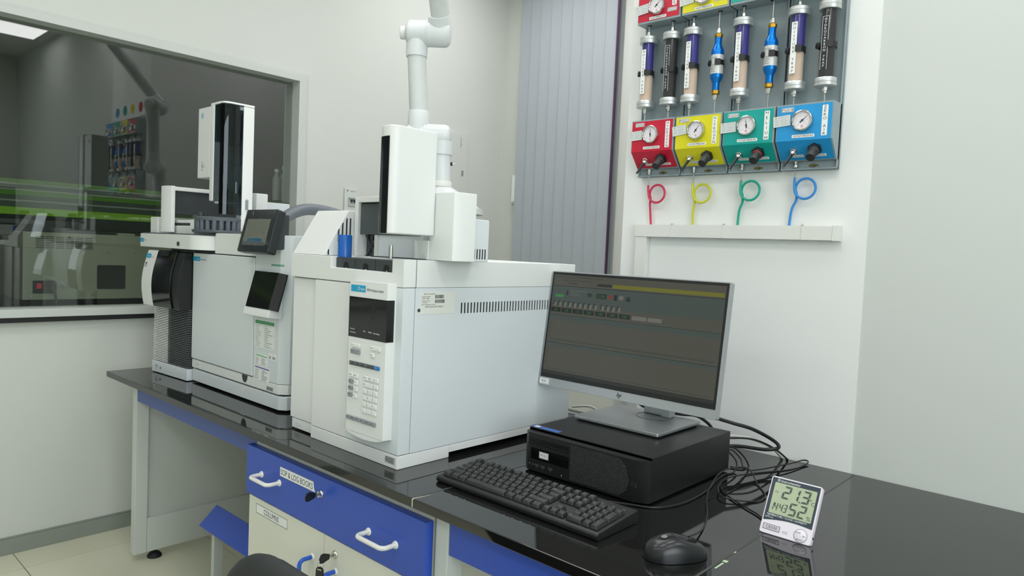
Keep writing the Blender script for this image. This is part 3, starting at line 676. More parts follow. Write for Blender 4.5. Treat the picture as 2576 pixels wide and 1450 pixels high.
# three dark park stations
for k in range(3):
    a = 1.3395+k*.0825; b = a+.0805
    p = part('park_station', MB().box(a, b, SY+.014, SY+.074, 1.130, 1.1865), DGREY, hs, .002)
    cx = (a+b)/2+.004
    arch = [(cx-.011, 1.15), (cx-.011, 1.166)]+[(cx+.011*math.cos(t*PI/8), 1.166+.010*math.sin(t*PI/8)) for t in range(7, 0, -1)]+[(cx+.011, 1.166), (cx+.011, 1.15)]
    part('arch_hole', MB().poly(front(SY+.014), arch, 0, .0006), mat('hole_black', (8, 9, 9), .6), p)
    part('vial_tip', MB().cyl((cx+.003, SY+.013, 1.150), (cx+.003, SY+.013, 1.1615), .0022, n=8), mat('vial_glass', (170, 176, 172), .2), p)
part('blue_post', MB().lathe((1.3435, SY+.036, 1.1868), (0, 0, 1), [(.0178, 0), (.0178, .055), (.0168, .0572), (.013, .0578)], 32), mat('blue_post', (24, 96, 180), .3), hs, label='bright blue round post standing on the park station')
part('steel_pin', MB().cyl((1.5095, .145, 1.19), (1.5095, .145, 1.2225), .0052, n=14), STEEL, hs)
# keypad panel
KP = SY-.022
kx0, kx1, kz1 = 1.4515, 1.603, 1.1345
kp = part('keypad_panel', MB().prism([(kx0, SY+.004), (kx0, KP+.006), (kx0+.004, KP), (kx1, KP), (kx1+.004, SY+.004)], 'z', .7685, kz1), WHITE, hs, .0015)
cur = [(kx0, .7686)]+[(kx0+(kx1-kx0)*t/10, .7686-.011*math.sin(PI*t/10)**.7) for t in range(1, 10)]+[(kx1, .7686)]
part('keypad_chin', MB().prism(cur, 'y', KP+.0005, SY+.004), WHITE, kp)
fk = front(KP)
bp = part('brand_patch', MB().plate(fk, kx0+.010, kx0+.068, 1.1080, 1.1240, 0, .0006), CYAN, kp)
part('lettering', MB().star(fk, kx0+.042, 1.116, .0048, .0008).text(fk, 'Agilent', kx0+.0575, 1.1158, .0052, 'C', z=.0008, width=.018), WINK, bp)
part('lettering', MB().text(fk, '7697A Headspace Sampler', kx0+.072, 1.1150, .0062, 'L', z=.0005, width=.066), INK, kp)
scr = part('display', MB().plate(fk, kx0+.005, kx1, .9985, 1.0955, -.001, .001), BLKG, kp)
part('display_side', MB().plate(Fr((kx1, KP, 0), (.004, SY+.004-KP, 0), (0, 0, 1)), -.001, .019, .9985, 1.0955, 0, .001), BLKG, scr)
part('display_text', MB().text(fk, 'Agilent', kx0+.036, 1.077, .006, z=.0013).text(fk, '7697A Sampler', kx1-.034, 1.072, .006, z=.0013, width=.044).text(fk, 'Idle', kx1-.050, 1.049, .005, z=.0013), mat('display_ink', (52, 60, 58), .6), scr)
part('indicator_text', MB().text(fk, 'Prep Run', kx0+.022, 1.0178, .0034, z=.0013).text(fk, 'Service Due', kx0+.0235, 1.0095, .0034, z=.0013).text(fk, 'Run', kx0+.070, 1.0165, .0038, z=.0013).text(fk, 'Ready', kx0+.092, 1.0160, .0038, z=.0013).text(fk, 'Not Ready', kx0+.117, 1.0150, .0038, z=.0013), WINK, scr)
part('groove', MB().plate(fk, kx0+.010, kx1-.010, .9905, .9910, 0, .0003), LEGP, kp)
btx = {'d': MB(), 'l': MB()}
def btn(x, z, wd, ht, M, t=''):
    part('button', MB().plate(fk, x, x+wd, z-ht*1.1, z, 0, .0038), M, kp, .0014, 1)
    if t: btx['l' if M in (KEYD, BLUEB) else 'd'].text(fk, t, x+.0025, z-ht*.38, .0024, 'L', z=.0041)
btn(1.4722, .9836, .036, .0090, WHITE, 'Start'); btn(1.4698, .9690, .038, .0096, KEYG, 'Prep Run'); btn(1.5502, .9845, .037, .0094, WHITE, 'Stop'); btn(1.5485, .9683, .0172, .0092, WHITE, 'Vial')
for k in range(6): btn(1.4664+k*.02004, .9397, .0186, .0086, BLUEB if k == 5 else KEYD, ['Oven', 'Loop', 'Vial', 'Carrier', '', 'Service'][k])
for r in range(4):
    z = .9112-r*.01613
    btn(1.4672-r*.001, z, .0168, .0097, WHITE if r == 0 else KEYG, ['Status', 'Info', 'Method', 'Config'][r]); btn(1.4880-r*.001, z, .0172, .0100, WHITE, ['Load', 'Run', 'Seq', 'Opt'][r])
for r in range(6):
    z = .9113-r*.01564; xr = 1.5262-r*.001
    for c in range(3):
        if r == 1 and c == 0: btn(xr, z, .0375, .0100, WHITE, 'Enter'); continue
        if r == 1 and c == 1: continue
        btn(xr+c*.0199, z, .0176, .0098, WHITE, (['Mode', 'Clear', '^'], ['', '', 'v'], ['7', '8', '9'], ['4', '5', '6'], ['1', '2', '3'], ['0', '.', '-'])[r][c])
for k in range(6): btn(1.4606+k*.0197, .8066, .0184, .0092, KEYG, ['Load', 'Method', 'Store', 'Seq', 'Config', 'Log'][k])
part('button_print', btx['d'], INK, kp); part('button_print', btx['l'], WINK, kp)
# stickers
fs_ = side(SX1)
stk = part('paper_sticker', MB().plate(fs_, .1395, .2505, 1.0635, 1.1165, 0, .0005), mat('sticker_paper', (224, 226, 218), .6), hs, label='white barcode sticker on the side panel')
bt = MB().text(fs_, 'Agilent Technologies', .168, 1.112, .003, z=.0007).text(fs_, 'Product Number', .158, 1.1055, .0028, z=.0007).text(fs_, 'G4557-64000', .1565, 1.101, .0028, z=.0007).text(fs_, 'Firmware Code', .157, 1.0955, .0028, z=.0007).text(fs_, 'B.01.07a', .155, 1.091, .0028, z=.0007)
bt.text(fs_, 'Software Registration Number', .166, 1.0865, .0025, z=.0007).text(fs_, 'XEMT5-22291-VRYUT-MN213', .184, 1.081, .0042, z=.0007, width=.058)
for r, z in enumerate((1.1005, 1.0895)):
    y = .186
    while y < (.213 if r == 0 else .216):
        wv = random.choice((.0006, .0009, .0013)); bt.plate(fs_, y, y+wv, z, z+.0085, .0005, .0007); y += wv+random.choice((.0007, .0011))
part('lettering', bt, INK, stk)
part('screw', MB().lathe((SX1, .1370, 1.0735), (1, 0, 0), [(.0042, 0), (.0042, .001), (.003, .0016)], 20), DGREY, hs)
stk = part('serial_sticker', MB().plate(front(SY), 1.588, 1.6235, .7135, .7290, 0, .0005), mat('sticker_silver', (160, 165, 160), .5), hs)
part('lettering', MB().text(front(SY), 'MODEL 7697A  SN DE2112', 1.604, .7262, .0028, z=.0007, width=.03).text(front(SY), '|||||||||| ||||||', 1.603, .7215, .004, z=.0007, width=.03).text(front(SY), 'MADE IN', 1.610, .7172, .0028, z=.0007), INK, stk)
# sloped left cover
cvx = 1.297
cv = part('sloped_cover', MB().prism([(SY+.002, SZ-.002), (.165, 1.3105), (.40, 1.3105), (.40, SZ-.002)], 'x', SX0+.001, cvx), WHITE, hs, .003)
sl = MB(); fc = side(cvx)
for y, z0, z1_, cut in ((.104, 1.191, 1.2055, 1), (.1335, 1.2255, 1.2600, 1), (.1455, 1.2270, 1.2770, 1), (.158, 1.2440, 1.2900, 1), (.1695, 1.2440, 1.2900, 0)):
    sl.poly(fc, [(y, z0), (y+.0042, z0), (y+.0042, z1_), (y+.002, z1_), (y, z1_-.006*cut)], 0, .0006)
part('vent_slot', sl, SEAM, cv)
# gantry frame on the sampler
gq = .182
part('gantry_post', MB().box(1.300, 1.3165, gq, gq+.07, SZ, 1.3475), WHITE, hs, .002)
part('gantry_bar', MB().box(1.3165, 1.61, gq, gq+.07, 1.333, 1.3475), WHITE, hs, .002)
part('gantry_panel', MB().box(1.3165, 1.56, gq+.008, gq+.02, 1.2490, 1.329), mat('gantry_slate', (74, 82, 84), .5), hs)
part('gantry_slot', MB().box(1.3165, 1.56, gq+.010, gq+.03, 1.328, 1.334), BLACKRUB, hs)
lp = MB().box(1.3165, 1.376, gq+.03, gq+.04, SZ, 1.2495)
fxb = front(gq+.03); cxx, czz = 1.346, 1.218
for dx, dz in ((-.027, -.030), (.027, .030), (-.027, .030), (.027, -.030)):
    a = math.atan2(dz, dx); q = (-math.sin(a)*.0018, math.cos(a)*.0018)
    lp.poly(fxb, [(cxx+q[0], czz+q[1]), (cxx-q[0], czz-q[1]), (cxx+dx-q[0], czz+dz-q[1]), (cxx+dx+q[0], czz+dz+q[1])], 0, .006)
lp.poly(fxb, [(cxx, czz+.026), (cxx-.014, czz+.008), (cxx, czz-.006), (cxx+.014, czz+.008)], 0, .003).cyl(fxb.p(cxx, czz+.022, 0), fxb.p(cxx, czz+.022, .006), .006)
part('ribbed_carriage', lp, mat('carriage_dark', (62, 67, 68), .55), hs)
part('inner_panel', MB().box(1.392, 1.61, gq+.012, gq+.03, SZ, 1.2490), COOL, hs, .002)
part('inner_post', MB().box(1.376, 1.392, gq+.010, gq+.04, SZ, 1.2490), LEGP, hs, .002)
part('deck_plate', MB().box(1.40, 1.60, SY+.078, gq+.02, SZ, SZ+.0025), DGREY, hs)
part('gantry_end', MB().prism([(1.607, gq), (1.690, gq), (1.702, gq+.022), (1.702, gq+.062), (1.607, gq+.062)], 'z', SZ+.0005, 1.3515), OFFW, hs, .002)
part('gantry_step', MB().box(1.555, 1.607, gq-.002, gq+.03, SZ+.0005, 1.238), OFFW, hs, .002)
be = part('gantry_rear', MB().box(1.607, 1.690, gq+.062, gq+.120, SZ+.0005, 1.2935), COOL, hs, .003)
sl = MB()
for k in range(5): sl.plate(side(1.690), gq+.070+k*.009, gq+.0735+k*.009, 1.198, 1.2225, 0, .0005)
part('vent_slot', sl, SEAM, be)
# sampler tower: rounded white shell with dark curved visor
tx0, tx1, ty0, ty1 = 1.560, 1.6265, .050, gq-.002
def tower_outline(i=0., x0=tx0, x1=tx1, y0=ty0, y1=ty1, r=.036):
    pts = [(x0+i, y1)]
    for k in range(7):
        a = PI+PI/2*k/6; pts.append((x0+r+(r-i)*math.cos(a), y0+r+(r-i)*math.sin(a)))
    r = .020
    for k in range(7):
        a = -PI/2+PI/2*k/6; pts.append((x1-r+(r-i)*math.cos(a), y0+r+(r-i)*math.sin(a)))
    return pts+[(x1-i, y1)]
tw = part('tower_shell', MB().prism(tower_outline(), 'z', 1.2485, 1.4920), WHITE, hs, .003, ang=50)
vis = []
r = .036
for k in range(15):
    a = PI+PI/2*k/6 if k < 7 else None
    if a is not None: vis.append((tx0+r+(r+.0012)*math.cos(a), ty0+r+(r+.0012)*math.sin(a)))
vis += [(tx1-.014, ty0-.0012), (tx1-.014, ty0+.001)]
vis2 = [(tx0+r+(r-.001)*math.cos(PI+PI/2*k/6), ty0+r+(r-.001)*math.sin(PI+PI/2*k/6)) for k in range(6, -1, -1)]
part('visor', MB().prism([(tx0-.0012, ty1-.01)]+vis+vis2+[(tx0+.001, ty1-.01)], 'z', 1.2488, 1.4670), mat('visor_black', (20, 23, 24), .12), tw, ang=50)

# ------------------------------------------------------------------ PC, monitor, keyboard, mouse
PX1, PY0, PW, PD, PH = 2.1496, .3278, .338, .381, .100
px0 = PX1-PW
pc = thing('desktop_computer', 'black flat desktop computer lying under the monitor, labelled PC01', 'computer', ((px0+PX1)/2, PY0+PD/2, B))
part('case', MB().box(px0, PX1, PY0+.018, PY0+PD, B+.004, B+PH), BLKM, pc, .0015)
for x in (px0+.03, PX1-.03):
    for y in (PY0+.05, PY0+PD-.04): part('foot', MB().cyl((x, y, B), (x, y, B+.005), .010), BLACKRUB, pc)
fa = MB().prism([(px0, PY0+.018), (px0+.002, PY0+.006), (px0+.016, PY0-.004), (PX1-.030, PY0-.004), (PX1-.001, PY0+.010), (PX1, PY0+.018)], 'z', B+.005, B+PH-.006)
fa.hexa([(px0, PY0+.018, B+PH-.006), (PX1, PY0+.018, B+PH-.006), (PX1, PY0+.0181, B+PH), (px0, PY0+.0181, B+PH), (px0, PY0+.018, B+PH), (PX1, PY0+.018, B+PH), (PX1, PY0+.0185, B+PH), (px0, PY0+.0185, B+PH)])
fas = part('fascia', fa, BLKP, pc, .002)
fp = front(PY0-.004)
part('perforated_grille', MB().poly(fp, [(1.953, B+.010), (2.085, B+.010), (2.104, B+.026), (2.110, B+.045), (2.100, B+.075), (2.082, B+.089), (1.953, B+.089)], -.0005, .0012), perforated('perforated_black', (44, 46, 45), .0031), pc)
part('drive_slot', MB().plate(fp, 1.829, 1.946, B+.073, B+.0825, 0, .0006), mat('slot_black', (5, 6, 6), .3), pc)
part('drive_lip', MB().plate(fp, 1.829, 1.946, B+.0695, B+.0725, 0, .003), BLKG, pc, .0008)
part('drive_bay', MB().rplate(fp, 1.838, 1.948, B+.034, B+.0595, .002, 0, .0012), BLKG, pc)
part('label', MB().plate(fp, 1.8635, 1.8905, B+.0395, B+.0545, .0012, .0018), PAPER, pc)
lm = MB().text(fp, 'PC01', 1.877, B+.047, .0062, z=.0021)
for a in ((1.865, 1.889, B+.0528, B+.0534), (1.865, 1.889, B+.0406, B+.0412), (1.865, 1.8656, B+.0406, B+.0534), (1.8884, 1.889, B+.0406, B+.0534)): lm.plate(fp, *a, .0018, .0021)
part('lettering', lm, INK, pc)
part('lettering', MB().hplogo(fp, 1.8335, B+.051, .014, .0003).text(fp, 'Z', 2.117, B+.043, .009, z=.0003), mat('logo_grey', (62, 62, 58), .35), pc)
part('lettering', MB().text(Fr((PX1-.030, PY0-.004, 0), (.029, .014, 0), (0, 0, 1)), '2', .005, B+.041, .009, z=.0003), mat('logo_grey', (62, 62, 58), .35), pc)
ub = MB()
for x in (1.856, 1.874, 1.897): ub.plate(fp, x-.006, x+.006, B+.0175, B+.0225, 0, .0004)
part('usb_port', ub, mat('usb_dark', (70, 70, 66), .4), pc)
tx = MB().text(fp, 'SS', 1.856, B+.0145, .0022, z=.0004).text(fp, 'SS', 1.874, B+.0145, .0022, z=.0004).text(fp, 'SS', 1.897, B+.0145, .0022, z=.0004).plate(fp, 1.929, 1.931, B+.0115, B+.0150, 0, .0005)
part('port_print', tx.plate(fp, 1.833, 1.835, B+.020, B+.022, 0, .0005).plate(fp, 1.8425, 1.8445, B+.019, B+.021, 0, .0005), KEYG, pc)
ftp = top(B+PH)
sk = part('blue_sticker', MB().plate(ftp, 1.811, 1.893, PY0+.0215, PY0+.040, 0, .0004), mat('sticker_blue', (52, 92, 160), .45), pc)
part('sticker_print', MB().text(ftp, 'See workstation video and', 1.861, PY0+.0345, .0035, z=.0006, width=.052).text(ftp, 'service information here', 1.861, PY0+.0285, .003, z=.0006, width=.050), mat('sticker_ink', (120, 150, 205), .5), sk)
part('sticker_logo', MB().lathe((1.8245, PY0+.031, B+PH+.0004), (0, 0, 1), [(.0078, 0), (.0078, .0003)], 24), mat('badge_silver', (200, 205, 205), .4), sk)
part('top_vent', MB().plate(ftp, 1.965, 2.10, PY0+.0195, PY0+.0215, 0, .0003), mat('slot_black', (5, 6, 6), .3), pc)
# monitor
MX0, MYB, MZ0, MW, MH = 1.6358, .580, .8529, .5348, .3215
tilt = .1257
mo = thing('monitor', 'silver-framed widescreen monitor showing a dim lab program, standing on the black computer', 'monitor', (1.93, .60, B+PH))
fmn = Fr((MX0, MYB, MZ0), (1, 0, 0), (0, math.sin(tilt), math.cos(tilt)))
hd = part('back_shell', MB().rplate(fmn, 0, MW, 0, MH, .004, -.020, -.002), SILVP, mo, .002)
part('bulge', MB().plate(fmn, .12, .42, .04, .26, -.042, -.018), SILVP, mo, .012)
part('frame', MB().rplate(fmn, 0, MW, 0, MH, .004, -.004, -.0005), SILVP, mo, .001)
part('black_border', MB().plate(fmn, .004, MW-.004, .0235, MH-.003, -.001, .0004), BLKP, mo)
sx0, sx1, sz0, sz1 = .010, MW-.010, .035, MH-.010
sc = part('screen', MB().plate(fmn, sx0, sx1, sz0, sz1, 0, .0007), SCRM, mo)
SWd, SH = sx1-sx0, sz1-sz0
def S(u0, u1, v0, v1, t=.0007, e=.0001):       # fractions from the top-left of the screen
    return (sx0+SWd*u0, sx0+SWd*u1, sz1-SH*v1, sz1-SH*v0, t, t+e)
def SP(u, v): return sx0+SWd*u, sz1-SH*v
part('title_bar', MB().plate(fmn, *S(.385, .995, .062, .098)), SCRY, sc)
part('menu_band', MB().plate(fmn, *S(0, 1, .112, .30)), SCRT, sc)
part('menu_line', MB().plate(fmn, *S(0, 1, .108, .114, .0008)).plate(fmn, *S(0, .32, .018, .022)).plate(fmn, *S(.06, .25, .05, .054)).plate(fmn, *S(.10, .16, .075, .082)).plate(fmn, *S(.29, .38, .066, .090)), SCRH, sc)
part('pane_band', MB().plate(fmn, *S(0, 1, .405, .455)).plate(fmn, *S(0, 1, .685, .72)), SCRT, sc)
part('pane_line', MB().plate(fmn, *S(0, 1, .402, .406, .0008)).plate(fmn, *S(0, 1, .682, .687, .0008)).plate(fmn, *S(.03, .98, .652, .655)).plate(fmn, *S(.03, .98, .644, .646)).plate(fmn, *S(.02, .985, .945, .948)), SCRH, sc)
part('task_bar', MB().plate(fmn, *S(0, 1, .966, 1)), SCRK, sc)
part('status_chip', MB().plate(fmn, *S(.022, .080, .195, .225, .0009)), SCRG, sc)
part('clock_box', MB().plate(fmn, *S(.293, .355, .160, .207, .0009)), SCRD, sc)
x, y = SP(.324, .1835); gt = MB().text(fmn, '12.00', x, y, .0075, z=.0013)
vb = MB()
for k, s_ in enumerate(('140', '150', '1.0', '240', '150', '240', '150')):
    u = .022+k*.0735; vb.plate(fmn, *S(u-.018, u+.048, .332, .375, .0009)); x, y = SP(u+.015, .3535); gt.text(fmn, s_, x, y, .0065, z=.0013)
part('readout_box', vb, SCRD, sc); part('readout_text', gt, SCRG, sc)
part('empty_box', MB().plate(fmn, *S(.522, .605, .338, .375, .0009)).plate(fmn, *S(.612, .690, .338, .375, .0009)), SCRL, sc)
ic = MB(); ic2 = MB()
for k in range(13):
    u = .014+k*.0335+(.01 if k > 8 else 0); ic.plate(fmn, *S(u, u+.011, .262, .306, .0009)); ic2.plate(fmn, *S(u+.008, u+.022, .275, .318, .0010))
ic.plate(fmn, *S(.235, .262, .165, .198, .0009)).plate(fmn, *S(.095, .108, .15, .20, .0009)); ic2.plate(fmn, *S(.432, .458, .165, .200, .0009)).plate(fmn, *S(.12, .23, .150, .154, .0009)).plate(fmn, *S(.12, .18, .175, .178, .0009)).plate(fmn, *S(.12, .19, .195, .198, .0009))
part('tool_icon', ic, SCRH, sc); part('tool_icon', ic2, SCRL, sc)
x, y = SP(.380, .183); part('stop_icon', MB().poly(fmn, [(x+.0068*math.cos(PI/4*k+PI/8), y+.0068*math.sin(PI/4*k+PI/8)) for k in range(8)], .0009, .0011), SCRR, sc)
x, y = SP(.487, .190); x2, y2 = SP(.412, .183)
part('help_icon', MB().poly(fmn, [(x+.0065*math.cos(PI/8*k), y+.0065*math.sin(PI/8*k)) for k in range(16)], .0009, .0011).plate(fmn, x2-.005, x2+.004, y2-.008, y2+.007, .0009, .0011), SCRD, sc)
part('help_text', MB().text(fmn, '?', x, y, .009, z=.0014).text(fmn, 'Signal', *SP(.06, .47), .003, z=.0012).text(fmn, 'Time (min)', *SP(.42, .672), .003, z=.0012), SCRL, sc)
tk = MB()
for k in range(30): tk.plate(fmn, *S(.05+k*.031, .056+k*.031, .659, .664, .0009))
for k in range(12): tk.plate(fmn, *S(.008, .018, .475+k*.014, .479+k*.014, .0009)).plate(fmn, *S(.008, .018, .735+k*.018, .739+k*.018, .0009))
part('axis_ticks', tk, SCRH, sc, kind='stuff')
part('logo', MB().hplogo(fmn, .266, .0115, .0165, -.0002), INK, mo)
lb = part('label', MB().plate(fmn, .001, .037, .003, .0205, -.0005, .0002), PAPER, mo)
lm = MB().text(fmn, 'PC01', .0185, .012, .006, z=.0005)
for a in ((.002, .036, .0192, .0197), (.002, .036, .0040, .0045), (.002, .0025, .004, .0197), (.0355, .036, .004, .0197)): lm.plate(fmn, *a, .0002, .0005)
part('lettering', lm, INK, lb)
part('neck', MB().box(1.930, 1.985, .660, .680, B+PH+.012, 1.02), SILV, mo, .004)
part('neck_fin', MB().box(1.985, 2.010, .655, .685, B+PH+.012, .99), SILVP, mo, .003)
part('hinge', MB().box(1.925, 2.0, .648, .675, .985, 1.03), BLKP, mo, .004)
bx0, bx1, by0, by1 = 1.832, 2.075, .490, .697
part('base_plate', MB().rplate(top(B+PH), bx0, bx1, by0, by1, .006, .004, .012), SILV, mo, .0015)
part('base_pad', MB().plate(top(B+PH), bx0+.008, bx1-.008, by0+.008, by1-.008, 0, .004), BLKP, mo)
part('swivel_ring', MB().torus((1.972, .648, B+PH+.0121), (0, 0, 1), .046, .0006, 40, 6), BLKP, mo)

# keyboard
KX, KY, KW, KD = 1.7485, .107, .4365, .137
kb = thing('keyboard', 'black full-size keyboard in front of the computer at the worktop edge', 'keyboard', (KX+KW/2, KY+KD/2, B))
slope = .012/KD
fkb = Fr((KX, KY, B+.0142), (1, 0, 0), (0, 1, slope))
part('tray', MB().prism([(KY, B+.003), (KY+.004, B+.0005), (KY+KD-.006, B+.0005), (KY+KD, B+.006), (KY+KD, B+.024), (KY+KD-.003, B+.026), (KY+.004, B+.0142), (KY, B+.010)], 'x', KX, KX+KW), BLKP, kb, .0035, 2)
part('seam', MB().box(KX-.0003, KX+KW+.0003, KY-.0004, KY+KD-.01, B+.0062, B+.0070), BLKG, kb)
P_ = .01865; x_off = .0085; y_off = .0195
cache = {}
leg = MB()
def kkey(cx, cy, wu, hu=1., t=''):
    k = (round(wu, 3), hu)
    if k not in cache:
        a, b = wu*P_/2-.0005, hu*P_/2-.0005; i, hh_ = .0026, .0078
        bmv = [(-a, -b, 0), (a, -b, 0), (a, b, 0), (-a, b, 0), (-a+i, -b+i*1.15, hh_), (a-i, -b+i*1.15, hh_), (a-i, b-i*.45, hh_), (-a+i, b-i*.45, hh_)]
        me = mesh_of(MB().hexa(bmv), .0008, 1); me.materials.append(KEYM); me.name = 'key'; cache[k] = me
    p = fkb.p(x_off+cx*P_, y_off+cy*P_, 0)
    o = inst('key', cache[k], kb, p-wloc(kb)); o.rotation_euler = (math.atan(slope), 0, 0)
    if t: leg.text(fkb, t, x_off+(cx-wu/2)*P_+.0042, y_off+cy*P_+.002, .0032 if len(t) == 1 else .0022, 'L', z=.0081)
def row(y, items, x=0.):
    for it_ in items:
        wu, t = it_ if isinstance(it_, tuple) else (1., it_)
        if t is not None: kkey(x+wu/2, y, wu, 1., t)
        x += wu
row(0, [(1.25, 'ctrl'), (1.25, 'win'), (1.25, 'alt'), (6.25, ''), (1.25, 'alt'), (1.25, 'fn'), (1.25, 'menu'), (1.25, 'ctrl')])
row(1, [(2.25, 'shift')]+list('ZXCVBNM,./')+[(2.75, 'shift')])
row(2, [(1.75, 'caps lock')]+list('ASDFGHJKL;')+["'", (2.25, 'enter')])
row(3, [(1.5, 'tab')]+list('QWERTYUIOP[]')+[(1.5, '\\')])
row(4, list('`1234567890-=')+[(2, 'backspace')])
row(5.25, ['esc', (1, None)]+['f1', 'f2', 'f3', 'f4', (.5, None), 'f5', 'f6', 'f7', 'f8', (.5, None), 'f9', 'f10', 'f11', 'f12'])
nx = 15.25
row(0, ['<', 'v', '>'], nx); row(1, [(1, None), '^'], nx); row(3, ['del', 'end', 'pg dn'], nx); row(4, ['ins', 'home', 'pg up'], nx); row(5.25, ['prt', 'scr', 'pause'], nx)
nx = 18.5
row(0, [(2, '0'), '.'], nx); row(1, ['1', '2', '3'], nx); row(2, ['4', '5', '6'], nx); row(3, ['7', '8', '9'], nx); row(4, ['num', '/', '*', '-'], nx)
kkey(nx+3.5, .5, 1, 2., 'ent'); kkey(nx+3.5, 2.5, 1, 2., '+')
part('key_legends', leg, mat('legend_grey', (190, 194, 192), .6), kb, kind='stuff')
part('lock_lights', MB().plate(fkb, x_off+19*P_, x_off+19.2*P_, .117, .1185, 0, .0004).plate(fkb, x_off+20.4*P_, x_off+20.6*P_, .117, .1185, 0, .0004).plate(fkb, x_off+21.7*P_, x_off+21.9*P_, .117, .1185, 0, .0004), KEYG, kb)

# mouse
ms_ = thing('mouse', 'black wired mouse at the front of the worktop near the keyboard', 'mouse', (2.313, .160, B), math.radians(-36))
def mouse_mesh():
    mb = MB(); L_, Wm = .058, .0315; rings = []; nr, ns_ = 14, 24
    for i in range(nr+1):
        t = i/nr; z = .038*math.sin(t*PI/2)**.9; sh = math.cos(t*PI/2)**.62
        ringp = []
        for k in range(ns_):
            a = 2*PI*k/ns_; ex = abs(math.cos(a))**.85*math.copysign(1, math.cos(a)); ey = abs(math.sin(a))**.8*math.copysign(1, math.sin(a))
            y = ey*L_*(sh*.97+.03); x = ex*Wm*(sh*.97+.03)*(1-.08*ey)
            zz = z*(1-.32*max(0, ey)**1.3*(.4+.6*t)-.10*max(0, -ey)**2)
            ringp.append((x, y-.004*t, zz+.001))
        rings.append(ringp)
    vs = [p for r_ in rings for p in r_]; f = []
    for i in range(nr):
        for k in range(ns_): f.append((i*ns_+k, i*ns_+(k+1) % ns_, (i+1)*ns_+(k+1) % ns_, (i+1)*ns_+k))
    f.append(tuple(reversed(range(ns_)))); f.append(tuple(range(nr*ns_, (nr+1)*ns_)))
    return mb.add(vs, f)
part('shell', mouse_mesh(), mat('mouse_black', (24, 26, 29), .28), ms_, local=True, ang=80)
sm_ = MB()
for k in range(24):
    a = 2*PI*k/24
    sm_.add([], [])
part('seam', MB().tube([(.0312*1.0*abs(math.cos(a))**.85*math.copysign(1, math.cos(a))*(1-.08*math.sin(a))*.94, abs(math.sin(a))**.8*math.copysign(1, math.sin(a))*.0545, .0115-.002*max(0, math.sin(a))) for a in [2*PI*k/40 for k in range(41)]], .0007, 5), BLACKRUB, ms_, local=True)
part('scroll_wheel', MB().cyl((-.0035, .030, .0245), (.0035, .030, .0245), .0080, n=20), BLACKRUB, ms_, local=True)
part('badge', MB().lathe((0, -.022, .0362), (0, -.18, 1), [(.0055, 0), (.0055, .0008)], 24), mat('badge_grey', (120, 126, 128), .4), ms_, local=True)

# thermo-hygrometer
tq = thing('thermo_hygrometer', 'white and navy digital thermometer clock reading 21.3 leaning on its stand on the worktop', 'thermometer', (2.413, .40, B))
f8 = Fr((2.3645, .3870, B+.001), (1, 0, 0), (0, .056, .107)); f8.uy = f8.uy*.925; TW, TH = .0968, .1205
part('case', MB().rplate(f8, 0, TW, 0, TH, .005, -.013, 0), PINKW, tq, .002)
wave = [(.003, .0265)]+[(.003+(TW-.006)*k/10, .0265+.0055*math.sin(PI*k/10*.95)+.0045*k/10) for k in range(1, 11)]
part('navy_face', MB().poly(f8, wave+[(TW-.003, TH-.003), (.003, TH-.003)], 0, .0006), NAVY, tq)
lc = part('lcd', MB().rplate(f8, .0095, .0895, .0430, .1080, .002, .0006, .0010), LCD, tq)
SEG = {'0': 'abcdef', '1': 'bc', '2': 'abged', '3': 'abgcd', '4': 'fgbc', '5': 'afgcd', '8': 'abcdefg'}
def seg7(mb, ch, x, y, w_, h_, lw, z=.0012, sk=.10):
    def q(pts): mb.poly(f8, [(x+px_*w_+sk*(py_*h_), y+py_*h_) for px_, py_ in pts], z, z+.0002)
    a, b = lw/w_, lw/h_; g = .04; gy = g*w_/h_
    P7 = {'a': [(g, 1), (1-g, 1), (1-a-g, 1-b), (a+g, 1-b)], 'd': [(g, 0), (a+g, b), (1-a-g, b), (1-g, 0)],
          'b': [(1, 1-gy), (1, .5+gy), (1-a, .5+b/2+gy), (1-a, 1-b-gy)], 'c': [(1, .5-gy), (1, gy), (1-a, b+gy), (1-a, .5-b/2-gy)],
          'f': [(0, 1-gy), (a, 1-b-gy), (a, .5+b/2+gy), (0, .5+gy)], 'e': [(0, .5-gy), (a, .5-b/2-gy), (a, b+gy), (0, gy)],
          'g': [(g, .5), (a+g, .5+b/2), (1-a-g, .5+b/2), (1-g, .5), (1-a-g, .5-b/2), (a+g, .5-b/2)]}
    for s_ in SEG[ch]: q(P7[s_])
sg = MB()
for ch, x in (('2', .0265), ('1', .0430), ('3', .0625)): seg7(sg, ch, x, .0775, .0150, .0265, .0036)
sg.plate(f8, .0600, .0625, .0770, .0795, .0012, .0014)
for ch, x in (('1', .0095), ('4', .0165), ('4', .0265), ('3', .0345)): seg7(sg, ch, x, .0500, .0068, .0165, .0017)
sg.plate(f8, .0252, .0264, .0555, .0568, .0012, .0014).plate(f8, .0258, .0270, .0605, .0618, .0012, .0014)
for ch, x in (('5', .0445), ('2', .0620)): seg7(sg, ch, x, .0470, .0140, .0260, .0034)
sg.text(f8, 'IN', .0165, .0885, .0045, z=.0012).text(f8, '%', .0838, .0505, .0085, z=.0012).text(f8, 'C', .0860, .0815, .0075, z=.0012).torus(f8.p(.0812, .0880, .0012), f8.n, .0013, .0003, 16, 5)
part('digits', sg, LCDINK, lc)
part('lettering', MB().text(f8, 'Instrumentics', .038, .1127, .0052, z=.0009, width=.036, skew=.25).text(f8, 'TEMPERATURE / CLOCK / HUMIDITY', .0452, .0398, .0037, z=.0009, width=.076).text(f8, 'HTC-2', .0135, .0345, .0036, z=.0009), WINK, tq)
